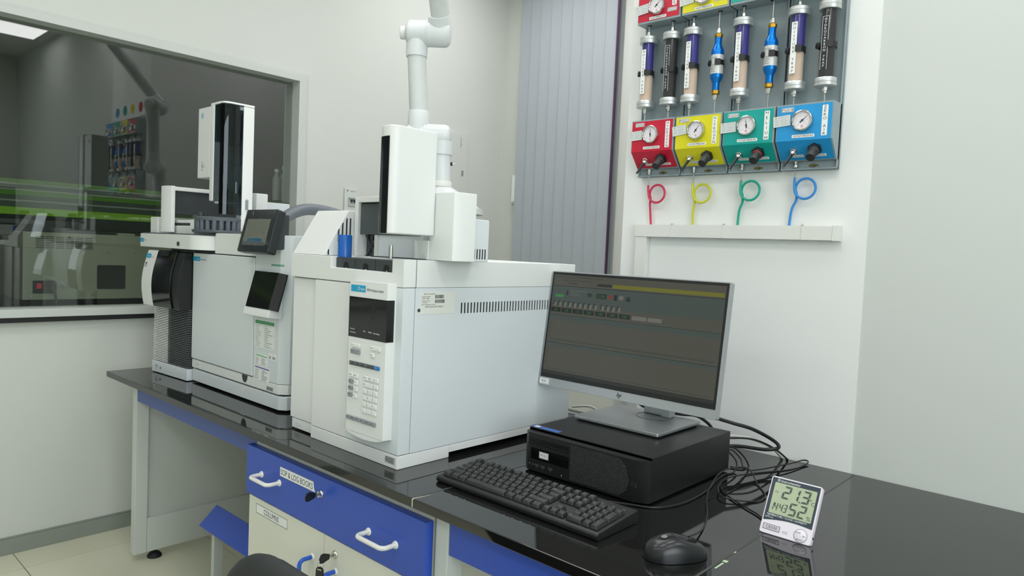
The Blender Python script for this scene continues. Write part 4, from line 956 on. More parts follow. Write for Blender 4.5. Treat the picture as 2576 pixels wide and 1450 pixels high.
part('logo', MB().lathe(f8.p(.0155, .1128, .0006), f8.n, [(.0034, 0), (.0034, .0004)], 20), KEYG, tq)
tg = part('label', MB().plate(f8, .0055, .0385, .0085, .0205, .0001, .0008), mat('label_lilac', (214, 206, 216), .5), tq)
lm = MB().text(f8, 'CE030', .0222, .0145, .0058, z=.0011)
for a in ((.0062, .0378, .0193, .0200), (.0062, .0378, .0090, .0097), (.0062, .0069, .009, .020), (.0371, .0378, .009, .020)): lm.plate(f8, *a, .0008, .0011)
part('lettering', lm, INK, tg)
bm_ = f8.p(.0765, .0145, .0003)
part('button_ring', MB().torus(bm_, f8.n, .0120, .0004, 36, 6).plate(Fr(bm_, f8.ux, f8.uy), -.0003, .0003, -.012, 0, 0, .0005).poly(Fr(bm_, f8.ux, f8.uy), [(0, 0), (.0003, -.0004), (.0106, .0058), (.0102, .0063)], 0, .0005).poly(Fr(bm_, f8.ux, f8.uy), [(0, 0), (-.0003, -.0004), (-.0106, .0058), (-.0102, .0063)], 0, .0005), GREYINK, tq)
part('button', MB().lathe(f8.p(.0765, .0145, 0), f8.n, [(.0116, 0), (.0116, .0006), (.011, .001)], 32), PINKW, tq)
part('button_print', MB().text(f8, 'MODE', .0715, .0195, .0024, z=.0013).text(f8, 'ADJ', .0828, .0150, .0024, z=.0013).text(f8, 'MEMORY', .0765, .0062, .0022, z=.0013), INK, tq)
part('stand', MB().hexa([f8.p(.03, .075, -.012), f8.p(.067, .075, -.012), f8.p(.067, .078, -.013), f8.p(.03, .078, -.013), (2.3945, .475, B), (2.4315, .475, B), (2.4315, .479, B), (2.3945, .479, B)]), PINKW, tq)
part('side_socket', MB().cyl(f8.p(TW-.001, .017, -.0065), f8.p(TW+.0008, .017, -.0065), .0022, n=12), BLACKRUB, tq)
part('scribble', MB().text(f8, 'ink', .048, .0125, .006, z=.0006, skew=.3), mat('pencil', (175, 168, 176), .6), tq)

# cables
def cable(name, label, pts, r, M, k=8):
    return single(name, MB().tube(spline(pts, k), r, 8), M, label, 'cable')
CB = mat('cable_black', (22, 23, 24), .4)
CW = mat('cable_white', (205, 206, 198), .45)
b_ = B+.0028
cable('mouse_cable', 'thin black cable looping from the mouse over the worktop behind the thermometer', [(2.304, .222, B+.016), (2.290, .30, b_), (2.262, .376, b_), (2.206, .49, B+.012), (2.185, .60, B+.03), (2.20, .70, B+.022), (2.245, .66, b_), (2.2935, .588, b_), (2.2858, .533, b_), (2.240, .500, b_+.004), (2.205, .54, b_+.007), (2.19, .615, b_+.009), (2.21, .70, b_+.008), (2.250, .82, b_+.002), (2.262, .90, b_), (2.262, .934, b_+.004), (2.250, .930, b_+.006), (2.236, .86, b_+.006), (2.190, .735, b_+.004), (2.165, .740, B+.03), (2.15, .725, B+.05), (2.145, .715, B+.05)], .0017, CB)
cable('keyboard_cable', 'black cable running from behind the keyboard along the computer side to the wall', [(1.99, .247, B+.012), (2.05, .280, b_), (2.12, .312, b_), (2.168, .340, b_), (2.192, .41, b_), (2.188, .52, b_), (2.170, .60, b_), (2.160, .66, b_), (2.166, .705, b_), (2.155, .74, B+.02), (2.13, .73, B+.045), (2.10, .716, B+.05)], .0020, CB)
cable('sensor_cable', 'thin black probe cable lying from the thermometer towards the cable loop', [(2.372, .405, B+.012), (2.365, .430, b_), (2.330, .466, b_), (2.290, .490, b_), (2.256, .512, b_), (2.214, .545, b_), (2.182, .60, b_), (2.178, .64, b_)], .0018, CB)
cable('monitor_cable', 'thick black cable hanging from the right of the monitor and curling into the computer back', [(2.02, .66, .93), (2.05, .70, .865), (2.09, .728, .828), (2.13, .750, .815), (2.17, .790, .800), (2.205, .840, .770), (2.215, .850, .752), (2.19, .83, .745), (2.15, .77, .755), (2.13, .735, .757), (2.12, .712, .757)], .0046, CB)
cable('monitor_power_cable', 'black cable sagging under the monitor left of its neck', [(1.86, .62, .93), (1.885, .64, .868), (1.915, .665, .835), (1.95, .675, .822), (1.98, .68, .823), (2.02, .70, .822), (2.05, .73, .818), (2.08, .75, .79), (2.08, .735, .76), (2.075, .712, .755)], .0040, CB)
cable('power_lead', 'thin black lead running up from worktop to wall behind the computer', [(2.10, .716, .77), (2.13, .75, .775), (2.17, .80, .772), (2.20, .86, .745), (2.212, .92, b_+.003), (2.205, .935, b_)], .0024, CB)
cable('usb_lead', 'black lead dropping from the computer back to the worktop', [(2.135, .714, .762), (2.15, .74, .755), (2.165, .765, .73), (2.172, .775, b_), (2.165, .75, b_), (2.14, .74, b_)], .0020, CB)
cable('network_cable', 'pale grey cable curving behind the computer towards the wall', [(2.08, .714, .77), (2.11, .76, .775), (2.15, .81, .77), (2.185, .87, .745), (2.197, .92, b_+.004), (2.19, .936, b_)], .0036, CW)
cable('white_lead', 'white lead looping on the worktop behind the headspace sampler', [(1.60, .79, B+.05), (1.66, .80, B+.06), (1.70, .805, B+.045), (1.72, .82, B+.04)], .0035, CW)
cable('white_lead', 'second white lead lying on the worktop behind the headspace sampler, nearer the worktop', [(1.58, .79, B+.03), (1.64, .80, B+.025), (1.69, .80, B+.012), (1.72, .80, b_+.001), (1.78, .86, b_+.001)], .0032, CW)

# ------------------------------------------------------------------ gas panels
UX = [1.7072+.1463*i for i in range(4)]; UW = .1415
GN = ['hydrogen', 'nitrogen', 'helium', 'zero air']; GCOL = ['red', 'yellow', 'teal', 'blue']
OUTP = ['PG024', 'PG022', 'PG020', 'PG018']; INP = ['PG023', 'PG021', 'PG019', 'PG017']
NANG_O = [2, -38, 8, -48]; NANG_I = [-45, -40, -30, -20]
BYF = .876
HOLE = mat('hole_black', (8, 9, 9), .6)
DIAL = mat('dial_white', (232, 228, 232), .5)
def gauge(par, fr, x, z, ang, R=.0262):
    b = part('gauge', MB().lathe(fr.p(x, z, 0), fr.n, [(R, 0), (R, .009), (R*.97, .0115), (R*.90, .0120), (R*.84, .0105), (R*.82, .006), (.001, .006)], 40), CHROME, par, ang=50)
    part('dial', MB().lathe(fr.p(x, z, .0062), fr.n, [(R*.82, 0), (R*.82, .0006)], 36), DIAL, b)
    f = Fr(fr.p(x, z, .0070), fr.ux, fr.uy); t = MB()
    for k in range(28):
        a = math.radians(225-270*k/27); l = .12 if k % 3 == 0 else .07
        d = (math.cos(a), math.sin(a)); q = (-d[1]*.00018, d[0]*.00018); r1, r0 = R*.74, R*(.74-l)
        t.poly(f, [(d[0]*r0-q[0], d[1]*r0-q[1]), (d[0]*r1-q[0], d[1]*r1-q[1]), (d[0]*r1+q[0], d[1]*r1+q[1]), (d[0]*r0+q[0], d[1]*r0+q[1])], 0, .0001)
    for k, s_ in enumerate(('0', '2', '4', '6', '8', '10')):
        a = math.radians(225-270*k/5); t.text(f, s_, math.cos(a)*R*.50, math.sin(a)*R*.50, .0024, z=.0001)
    part('dial_marks', t.text(f, 'bar', .006, -.004, .002, z=.0001), GREYINK, b)
    part('dial_logo', MB().torus(f.p(0, -R*.56, .0002), f.n, .0026, .0004, 20, 5), RED, b)
    a = math.radians(90+ang); d = (math.cos(a), math.sin(a)); q = (-d[1], d[0])
    nd = MB().poly(f, [(-d[0]*R*.30-q[0]*.0014, -d[1]*R*.30-q[1]*.0014), (d[0]*R*.72, d[1]*R*.72), (-d[0]*R*.30+q[0]*.0014, -d[1]*R*.30+q[1]*.0014)], .0006, .0009).lathe(f.p(0, 0, .0004), f.n, [(.0024, 0), (.0024, .0012)], 14)
    part('needle', nd, INK, b)
def tag(par, fr, x, z, wd=.044, ht=.0270, rot=0.):
    f = Fr(fr.p(x, z, .002), fr.ux*math.cos(rot)+fr.uy*math.sin(rot), fr.uy*math.cos(rot)-fr.ux*math.sin(rot))
    t = part('calibration_tag', MB().plate(f, 0, wd, 0, ht, 0, .0006), PAPER, par)
    part('tag_sleeve', MB().plate(f, -.004, wd+.004, -.0015, ht+.0015, .0007, .0011), GLASST, t)
    m_ = MB().text(f, 'CALIBRATION', wd*.58, ht*.84, .0022, z=.0008, width=wd*.55)
    for k in range(4): m_.plate(f, wd*.10, wd*.32, ht*(.62-.15*k), ht*(.62-.15*k)+.0006, .0006, .0008).plate(f, wd*.42, wd*(.75+.1*(k % 2)), ht*(.62-.15*k), ht*(.62-.15*k)+.0006, .0006, .0008)
    part('tag_print', m_, mat('tag_ink', (150, 156, 158), .6), t)
    part('tag_logo', MB().torus(f.p(wd*.17, ht*.84, .0008), f.n, .0016, .0004, 16, 5), RED, t)
def strip(par, fr, x0, x1, z0, z1, txt, vert=False, h=.0058, pitch=.0, M=PAPER, r=.002, border=False, z=0.):
    l = part('label', MB().rplate(fr, x0, x1, z0, z1, r, z, z+.0005), M, par)
    t = MB()
    if vert:
        n = len(txt); pitch = (z1-z0-.010)/max(1, n-1)
        t.vtext(fr, txt, (x0+x1)/2, z1-.005, h, pitch, 1.15, z+.0007)
    else: t.text(fr, txt, (x0+x1)/2, (z0+z1)/2, h, z=z+.0007, width=(x1-x0)*.88)
    if border:
        e_ = .0006
        for a in ((x0+e_, x1-e_, z1-2*e_, z1-e_), (x0+e_, x1-e_, z0+e_, z0+2*e_), (x0+e_, x0+2*e_, z0, z1), (x1-2*e_, x1-e_, z0, z1)): t.plate(fr, *a, z+.0005, z+.0007)
    part('lettering', t, INK, l)
for i, x0 in enumerate(UX):
    x1 = x0+UW; G = GASC[i]; nm = GN[i].upper()
    g = thing('gas_control_panel', '%s wall panel for %s with inlet and outlet gauge boxes, on the white pillar' % (GCOL[i], GN[i]), 'gas panel', ((x0+x1)/2, YW, 1.464), group='gas control panels on the pillar')
    pb0, pb1 = 1.464, 2.02
    part('backplate', MB().box(x0, x1, .930, YW-.001, pb0, pb1).box(x0, x0+.003, .922, .932, pb0, pb1).box(x1-.003, x1, .922, .932, pb0, pb1).box(x0, x1, .918, .932, pb0, pb0+.004), PANELG, g, .001)
    zT, zM, zB, yB = 1.6255, 1.5330, 1.4865, .917
    ob = part('outlet_box', MB().prism([(.931, zT), (BYF, zT), (BYF, zM), (yB, zB), (.931, zB)], 'x', x0, x1), PANELG, g, .001)
    ff = front(BYF); e_ = .004
    fo = Fr((0, BYF, zM), (1, 0, 0), (0, -(yB-BYF), zM-zB)); ln = math.hypot(yB-BYF, zM-zB)
    part('colour_face', MB().plate(ff, x0+e_*.6, x1-e_, zM, zT-e_, 0, .0006), G, ob)
    part('colour_slope', MB().plate(fo, x0+e_*.6, x1-e_, -ln+e_, 0, 0, .0006), G, ob)
    gx = x0+.0685; gauge(ob, front(BYF-.0006), gx, 1.5815, NANG_O[i])
    lf = front(BYF-.0006)
    strip(ob, lf, x0+.012, x0+.043, 1.6062, 1.6176, OUTP[i], h=.0068, r=.0005, border=True)
    strip(ob, lf, x1-.0275, x1-.0135, 1.541, 1.616, nm, vert=True, h=.0075 if len(nm) < 8 else .0068)
    strip(ob, lf, x0+.042, x0+.098, 1.5395, 1.5475, 'OUTLET PRESSURE', h=.0045)
    tag(ob, lf, x0-.006, 1.566+.003*(i % 2), rot=(.05, .12, .04, .08)[i])
    # sloped face controls
    nb = fo.n
    k0 = fo.p(x0+.096, -ln*.42, .0006)
    kn = part('regulator_knob', MB().lathe(k0, nb, [(.0175, 0), (.0175, .009)], 6), BLKP, ob, .001)
    part('knob_grip', MB().lathe(k0+nb*.009, nb, [(.0140, 0), (.0140, .004), (.0115, .007), (.0115, .030), (.0108, .032)], 20), mat('knob_grey_black', (40, 42, 42), .5), kn)
    if i == 2: part('knob_ring', MB().torus(k0+nb*.0145, nb, .0128, .0010, 24, 6), RED, kn)
    v0 = fo.p(x0+.042, -ln*.48, .0006)
    tv = part('toggle_valve', MB().lathe(v0, nb, [(.0095, 0), (.0095, .003), (.0075, .0035), (.0075, .010), (.0055, .012), (.004, .017)], 12), CHROME, ob)
    part('toggle_lever', MB().tube([v0+nb*.013, v0+nb*.022+V((-.004, 0, -.006)), v0+nb*.030+V((-.013, -.004, -.022))], lambda t: .0042-.0012*t, 10), BLKP, tv)
    strip(ob, fo.__class__(fo.p(0, 0, .0006), fo.ux, fo.uy), x0+.036, x0+.064, -ln*.80, -ln*.68, 'OUTLET', h=.0036, r=.0015)
    strip(ob, fo.__class__(fo.p(0, 0, .0006), fo.ux, fo.uy), x0+.072, x0+.120, -ln*.80, -ln*.68, 'REGULATOR', h=.0036, r=.0015)
    part('bolt', MB().cyl((x0+.082, .930, 1.4755), (x0+.082, .925, 1.4755), .0045, n=6).plate(front(.930), x0+.070, x0+.094, 1.4735, 1.4775, 0, .001), mat('bolt_brass', (110, 100, 60), .4, metal=.7), g)
    # inlet box
    ib = part('inlet_box', MB().box(x0, x1, BYF, .931, 1.9085, 2.012), PANELG, g, .001)
    part('colour_face', MB().plate(ff, x0+e_*.6, x1-e_, 1.9085+.006, 2.008, 0, .0006), G, ib)
    gauge(ib, lf, x0+.067, 1.9535, NANG_I[i])
    strip(ib, lf, x0+.040, x0+.096, 1.9165, 1.9245, 'INLET PRESSURE', h=.0045)
    strip(ib, lf, x0+.099, x0+.130, 1.9290, 1.9400, INP[i], h=.0066, r=.0005, border=True)
    strip(ib, lf, x1-.0275, x1-.0135, 1.945, 2.003, nm, vert=True, h=.0068)
    tag(ib, lf, x0-.006, 1.934, rot=.10)
    # traps of this unit hang between the boxes
    hx = MB()
    for tx_ in (x0+.0285, x0+.1065): hx.cyl((tx_, .900, 1.9075), (tx_, .900, 1.9086), .0062, n=14)
    part('tube_hole', hx, HOLE, ib)
def fitting(t, x, y, z0, z1, up):
    """steel tube and nut between z0 (at the trap) and z1 (at the box)"""
    d = 1 if up else -1
    part('nut', MB().lathe((x, y, z0), (0, 0, d), [(.0068, 0), (.0068, .009), (.0052, .0095), (.0052, .014), (.003, .016)], 6), CHROME, t)
    part('tube', MB().cyl((x, y, z0), (x, y, z1), .0022, n=10), STEEL, t)
def clip(t, x, y, z, r):
    a = MB(); pts = [(x+(r+.0012)*math.cos(q), y+(r+.0012)*math.sin(q)) for q in [math.radians(k) for k in range(-50, 231, 20)]]
    pi = [(x+(r+.0002)*math.cos(q), y+(r+.0002)*math.sin(q)) for q in [math.radians(k) for k in range(230, -51, -20)]]
    a.prism(pts+pi, 'z', z-.007, z+.007)
    a.lathe((x-r*.93, y-r*.55, z), (-.55, -.8, 0), [(.0085, 0), (.0085, .003), (.006, .004)], 14)
    q = math.radians(-62)
    a.plate(Fr((x+r*math.cos(q), y+r*math.sin(q)-.001, z), (math.sin(-q), math.cos(q), 0), (0, 0, 1)), -.007, .008, -.0085, .0085, 0, .002)
    a.box(x-.006, x+.006, y+r, .9305, z-.006, z+.006)
    part('clip', a, BLKP, t)
def moisture(i, x, lab):
    y = .899; t = thing('moisture_trap', lab, 'gas filter', (x, y, 1.66), group='moisture traps')
    part('glass_tube', MB().lathe((x, y, 1.680), (0, 0, 1), [(.0205, 0), (.0205, .178)], 28), GLASST, t)
    part('violet_granules', MB().cyl((x, y, 1.766), (x, y, 1.8575), .0172, n=24), VIOLET, t)
    part('beige_granules', MB().cyl((x, y, 1.6805), (x, y, 1.766), .0176, n=24), BEIGE, t)
    for z, d in ((1.8575, 1), (1.6815, -1)):
        part('cap', MB().lathe((x, y, z), (0, 0, d), [(.0255, -.004), (.0262, -.002), (.0262, .006), (.0250, .0068), (.0262, .0076), (.0262, .015), (.0235, .017), (.010, .018)], 32), CAPAL, t)
    fl_ = Fr((x-.001, y-.0209, 0), (1, -.05, 0), (0, 0, 1))
    l = part('label', MB().plate(fl_, -.0075, .0075, 1.7035, 1.834, 0, .0006), PAPER, t)
    part('lettering', MB().vtext(fl_, 'MOISTURE TRAP', 0, 1.828, .0062, .0098, 1.15, .0008).plate(fl_, -.0075, .0075, 1.7035, 1.704, .0006, .0008), INK, l)
    fitting(t, x, y, 1.8755, 1.909, True); fitting(t, x, y, 1.6635, 1.626, False); clip(t, x, y, 1.7665, .0205)
def hydro(i, x, lab):
    y = .899; t = thing('hydrocarbon_trap', lab, 'gas filter', (x, y, 1.66), group='hydrocarbon traps')
    part('glass_tube', MB().lathe((x, y, 1.680), (0, 0, 1), [(.0205, 0), (.0205, .178)], 28), GLASST, t)
    part('charcoal_granules', MB().cyl((x, y, 1.6805), (x, y, 1.8575), .0176, n=24), CARB, t)
    for z, d in ((1.8575, 1), (1.6815, -1)):
        part('cap', MB().lathe((x, y, z), (0, 0, d), [(.0255, -.004), (.0262, -.002), (.0262, .006), (.0250, .0068), (.0262, .0076), (.0262, .015), (.0235, .017), (.010, .018)], 32), CAPAL, t)
    f = Fr((x-.001, y-.0211, 0), (1, -.05, 0), (0, 0, 1)); a = MB().vtext(f, 'HYDROCARBON TRAP', 0, 1.827, .0056, .0076, 1.1, .0004)
    a.plate(f, -.0080, -.0073, 1.704, 1.834, 0, .0004).plate(f, .0073, .0080, 1.704, 1.834, 0, .0004).plate(f, -.0080, .0080, 1.8335, 1.8342, 0, .0004)
    part('lettering', a, WINK, t)
    fitting(t, x, y, 1.8755, 1.909, True); fitting(t, x, y, 1.6635, 1.626, False); clip(t, x, y, 1.7665, .0205)
def oxygen(i, x, lab):
    y = .899; t = thing('oxygen_trap', lab, 'gas filter', (x, y, 1.66), group='oxygen traps')
    part('body', MB().lathe((x, y, 1.692), (0, 0, 1), [(.0098, 0), (.0098, .018), (.0105, .021), (.0165, .033), (.0172, .037), (.0172, .105), (.0165, .110), (.0105, .122), (.0098, .125), (.0098, .143)], 32), BLUAL, t)
    l = part('label', MB().lathe((x, y, 1.735), (0, 0, 1), [(.0173, 0), (.0175, .0002), (.0175, .052), (.0173, .0522)], 32), mat('foil_label', (205, 208, 206), .35, metal=.3), t)
    f = Fr((x, y-.0176, 0)); a = MB()
    for k in range(5): a.plate(f, -.010, .004-.002*(k % 2), 1.740+k*.0045, 1.7408+k*.0045, 0, .0003)
    part('label_print', a.text(f, 'OXYGEN', -.003, 1.778, .0035, z=.0003), GREYINK, l)
    for z, d in ((1.835, 1), (1.692, -1)): part('brass_nut', MB().lathe((x, y, z), (0, 0, d), [(.009, -.001), (.0112, .002), (.0112, .010), (.008, .013)], 6), BRASS, t)
    fitting(t, x, y, 1.847, 1.909, True); fitting(t, x, y, 1.680, 1.626, False); clip(t, x, y, 1.766, .0172)
moisture(0, 1.7345, 'moisture trap on the red hydrogen panel, leftmost of the eight traps')
hydro(0, 1.8130, 'black hydrocarbon trap on the red hydrogen panel')
moisture(1, 1.8805, 'moisture trap on the yellow nitrogen panel, left of the blue trap')
oxygen(0, 1.9590, 'bright blue metal oxygen trap on the yellow nitrogen panel')
moisture(2, 2.0285, 'moisture trap on the teal helium panel, left of the blue trap')
oxygen(1, 2.1100, 'bright blue metal oxygen trap on the teal helium panel')
moisture(3, 2.1780, 'moisture trap on the blue zero air panel, next to a black trap')
hydro(1, 2.2545, 'black hydrocarbon trap on the blue zero air panel, rightmost of the eight traps')
# outlet tubing with coloured coils
CX = [(1.7445, 1.7738, 1.4130, .0265, 1.7561, 1.439), (1.8925, 1.9215, 1.4105, .0262, 1.8945, 1.441), (2.0375, 2.0640, 1.4150, .0262, 2.0310, 1.443), (2.1840, 2.2115, 1.4165, .0262, 2.1735, 1.446)]
for i, (xt, xc, zc, R, xb, zs) in enumerate(CX):
    t = thing('gas_tubing', '%s tubing with one coil from the %s panel into white trunking' % (GCOL[i], GN[i]), 'tubing', (xt, .93, 1.321), group='outlet tubing coils')
    yt = .929
    part('nut', MB().lathe((xt, yt-.004, 1.488), (0, 0, -1), [(.0062, 0), (.0062, .010), (.0050, .0105), (.0050, .016), (.003, .019)], 6), CHROME, t)
    part('steel_tube', MB().cyl((xt, yt-.004, 1.488), (xt, yt-.004, zs-.012), .0021, n=10), STEEL, t)
    pts = [(xt, yt-.005, zs), (xt, yt-.005, zc+.012)]
    for k in range(0, 21):
        a = PI+2*PI*1.08*k/20; pts.append((xc+R*math.cos(a), yt-.006+.008*k/20, zc+R*math.sin(a)))
    a = PI+2*PI*1.08
    pts += [(xt+.004, yt+.003, zc-.03), (xb*.6+xt*.4, yt+.003, zc-.055), (xb, yt+.003, 1.315)]
    part('coloured_tube', MB().tube(spline(pts, 4), .0033, 10), TUBC[i], t)
# trunking
tk_ = thing('cable_trunking', 'white plastic trunking along the pillar below the gas panels with a drop at left', 'trunking', (2.0, YW, .72))
tz0, tz1 = 1.2835, 1.3205
part('cover', MB().box(1.7075, 2.303, YW-.024, YW-.001, tz0, tz1), TRUNK, tk_, .0015)
part('end_cap', MB().box(2.288, 2.3045, YW-.0255, YW-.001, tz0-.001, tz1+.001), TRUNK, tk_, .001)
part('drop', MB().box(1.7100, 1.7480, YW-.022, YW-.001, B+.001, tz0), TRUNK, tk_, .0015)
for x in (1.834, 1.996, 2.213):
    tt = part('cable_tie', MB().box(x-.0016, x+.0016, YW-.0256, YW-.0235, tz0-.001, tz1+.001).box(x-.0016, x+.0016, YW-.0256, YW-.001, tz1, tz1+.0012).box(x-.0016, x+.0016, YW-.0256, YW-.001, tz0-.0012, tz0), TRUNK, tk_)
    part('tie_head', MB().box(x-.003, x+.003, YW-.026, YW-.019, tz1+.001, tz1+.006), TRUNK, tt, .001)
# gas colour sign above the panels
sg_ = thing('gas_sign', 'white board with four coloured discs above the gas panels, seen mirrored in the window', 'sign', (1.99, YW, 2.035))
part('board', MB().box(1.70, 2.30, YW-.012, YW-.001, 2.035, 2.16), PAPER, sg_, .002)
for i in range(4): part('disc', MB().lathe((UX[i]+.07, YW-.012, 2.098), (0, -1, 0), [(.034, 0), (.034, .002)], 32), GASC[i], sg_)

# ------------------------------------------------------------------ extraction arm above the bench
ea = thing('extraction_arm', 'white jointed fume extraction arm hanging from the ceiling behind the samplers', 'extraction arm', (1.0, .76, 1.34))
h = V((.739, .673, 0)).normalized()
P0 = V((.9261, .6968, .1219))       # foot of the arm's vertical axis
AS = .9      # size of the arm's fittings
def pt(a, z): return P0+h*a*AS+V((0, 0, z*AS))
def sc(p): return [(r_*AS, h_*AS) for r_, h_ in p]
E1, E2 = 2.058, 1.662
tp = V((1.30, .27, 2.72))
part('upper_pipe', MB().tube([pt(.079, 2.09), pt(.079, 2.09)+(tp-pt(.079, 2.09))*.5, tp, tp+V((.02, -.03, .16))], .033, 24), PVCF, ea)
part('ceiling_flange', MB().cyl(tp+V((.02, -.03, .15)), tp+V((.02, -.03, .2)), .07, n=28), PVC, ea)
part('upper_joint', MB().lathe(pt(-.058, E1), h, sc([(.022, -.002), (.036, .001), (.044, .006), (.0485, .013), (.050, .022), (.050, .080), (.0515, .082), (.0515, .086), (.050, .088), (.050, .150), (.0485, .158), (.044, .166), (.036, .172), (.02, .175)]), 32), PVC, ea)
part('joint_socket', MB().cyl(pt(.074, E1+.018), pt(.075, E1+.018)+(tp-pt(.079, E1)).normalized()*.050, .041, .0375, 28), PVC, ea)
part('joint_knob', MB().lathe(pt(-.060, E1), -h, sc([(.026, 0), (.026, .018), (.022, .021)]), 12), TRUNK, ea)
part('upper_collar', MB().lathe(pt(-.015, E1-.03), (0, 0, -1), sc([(.041, 0), (.0425, .035), (.041, .062)]), 28), PVC, ea)
part('middle_pipe', MB().cyl(pt(-.014, E1-.085), pt(.002, 1.75), .0326, n=28), PVCF, ea)
part('lower_collar', MB().lathe(pt(.002, 1.757), (0, 0, -1), sc([(.0385, 0), (.041, .004), (.042, .05), (.044, .085)]), 28), PVC, ea)
part('lower_joint', MB().lathe(pt(-.045, E2), h, sc([(.03, 0), (.044, .010), (.046, .022), (.046, .072), (.049, .074), (.049, .080), (.046, .082), (.046, .150), (.0445, .160), (.040, .169), (.032, .175), (.018, .178)]), 32), PVC, ea)
part('lower_socket', MB().lathe(pt(.100, E2-.02), (0, 0, -1), sc([(.042, 0), (.040, .045), (.0405, .052)]), 28), PVC, ea)
part('lower_pipe', MB().cyl(pt(.100, E2-.07), pt(.104, 1.482), .031, n=28), PVC, ea)
part('clamp_ring', MB().lathe(pt(.104, 1.486), (0, 0, -1), sc([(.038, 0), (.040, .006), (.040, .020), (.037, .023)]), 24), TRUNK, ea)
part('hood', MB().lathe(pt(.108, 1.464), (0, 0, -1), sc([(.036, 0), (.050, .008), (.10, .040), (.145, .075), (.150, .080), (.165, .083), (.165, .105), (.160, .105), (.158, .088), (.14, .082), (.04, .02)]), 40), PVC, ea)
part('damper_knob', MB().cyl(pt(.135, 1.556), pt(.143, 1.556), .0063, n=14), BLACKRUB, ea); part('damper_shaft', MB().cyl(pt(.143, 1.556), pt(.152, 1.556), .0025, n=10), CHROME, ea)
part('tape', MB().lathe(pt(.079, 2.09)+(tp-pt(.079, 2.09))*.25, tp-pt(.079, 2.09), [(.034, 0), (.0355, .015), (.034, .03)], 20), PVCF, ea)

# ------------------------------------------------------------------ on the window wall
sw_ = thing('wall_switch', 'small white wall switch plate with a two-pole breaker near the window frame', 'switch', (XW, 1.21, 1.36))
fx_ = side(XW)
part('plate', MB().rplate(fx_, 1.172, 1.250, 1.375, 1.512, .004, 0, .010), WALLR, sw_, .002)
bk_ = part('breaker', MB().plate(fx_, 1.193, 1.237, 1.419, 1.464, .010, .016), mat('breaker_grey', (178, 184, 180), .4), sw_, .001)
part('breaker_band', MB().plate(fx_, 1.194, 1.236, 1.450, 1.463, .016, .0166), mat('breaker_band', (140, 156, 152), .4), bk_)
part('toggle', MB().plate(fx_, 1.202, 1.236, 1.448, 1.4535, .016, .024).plate(fx_, 1.206, 1.212, 1.438, 1.449, .016, .022).plate(fx_, 1.224, 1.230, 1.438, 1.449, .016, .022), mat('toggle_dark', (40, 52, 54), .4), bk_)
part('lettering', MB().text(fx_, 'legrand', 1.221, 1.497, .0065, z=.0104, width=.034).plate(fx_, 1.184, 1.192, 1.494, 1.502, .010, .0104), GREYINK, sw_)
db = thing('distribution_board', 'flush white electrical distribution board on the wall behind the extraction arm', 'electrical box', (XW, 1.87, 1.45))
part('frame', MB().rplate(fx_, 1.70, 2.039, 1.45, 1.918, .006, 0, .012), WALL, db, .003)
part('door', MB().rplate(fx_, 1.715, 2.017, 1.465, 1.905, .004, .012, .018), WALL, db, .002)
part('handle_recess', MB().rplate(fx_, 1.972, 1.996, 1.655, 1.735, .006, .018, .0186), LEGP, db)
part('handle_latch', MB().plate(fx_, 1.976, 1.990, 1.66, 1.69, .0186, .022), SKIRT, db)
fv = Fr((XW, 1.962, 1.855), (0, 0, 1), (0, -1, 0))
part('lettering', MB().text(fv, 'legrand', 0, 0, .012, z=.0186, width=.055), GREYINK, db)

# ------------------------------------------------------------------ office chair (back seen at the lower edge)
ch = thing('office_chair', 'black office chair whose curved backrest top shows at the lower edge', 'chair', (1.918, -.60, 0), PI)
ztop = .682; yb_ = -.25
part('seat', MB().rplate(Fr((0, 0, 0), (1, 0, 0), (0, 1, 0)), -.21, .21, -.20, .21, .06, .40, .455), CHAIRM, ch, .02, 3, local=True)
def arch(hw, zt, r, n=12):
    return [(-hw, .42)]+[(-hw+r-r*math.cos(PI/2*k/n), zt-r+r*math.sin(PI/2*k/n)) for k in range(n+1)]+[(hw-r+r*math.sin(PI/2*k/n), zt-r+r*math.cos(PI/2*k/n)) for k in range(n+1)]+[(hw, .42)]
def rimpts(hw, zt, r, dy): return [(x, yb_+dy-.03*(1-(x/.22)**2), z_) for x, z_ in arch(hw, zt, r)]
part('backrest_rim', MB().tube(rimpts(.193, ztop-.024, .085, 0), .024, 14), CHAIRM, ch, local=True)
part('backrest_piping', MB().tube(rimpts(.186, ztop-.022, .080, -.020), .011, 10), CHAIRM, ch, local=True)
part('backrest_cushion', MB().poly(Fr((0, yb_-.012, 0)), arch(.180, ztop-.035, .065), -.02, .012), CHAIRD, ch, .006, local=True)
part('backrest_stem', MB().box(-.03, .03, yb_-.02, yb_+.01, .36, .47).box(-.03, .03, yb_-.01, 0, .36, .39), BLKP, ch, .004, local=True)
part('gas_lift', MB().cyl((0, 0, .08), (0, 0, .40), .025), BLKP, ch, local=True)
for k in range(5):
    a = 2*PI*k/5; d = V((math.cos(a), math.sin(a), 0))
    part('leg', MB().tube([V((0, 0, .10))+d*.02, V((0, 0, .085))+d*.15, V((0, 0, .065))+d*.28], lambda t: .020-.006*t, 10), BLKP, ch, local=True)
    part('castor', MB().cyl(d*.28+V((-d.y*.018, d.x*.018, .027)), d*.28-V((-d.y*.018, d.x*.018, -.027)), .027, n=16), BLKP, ch, local=True)

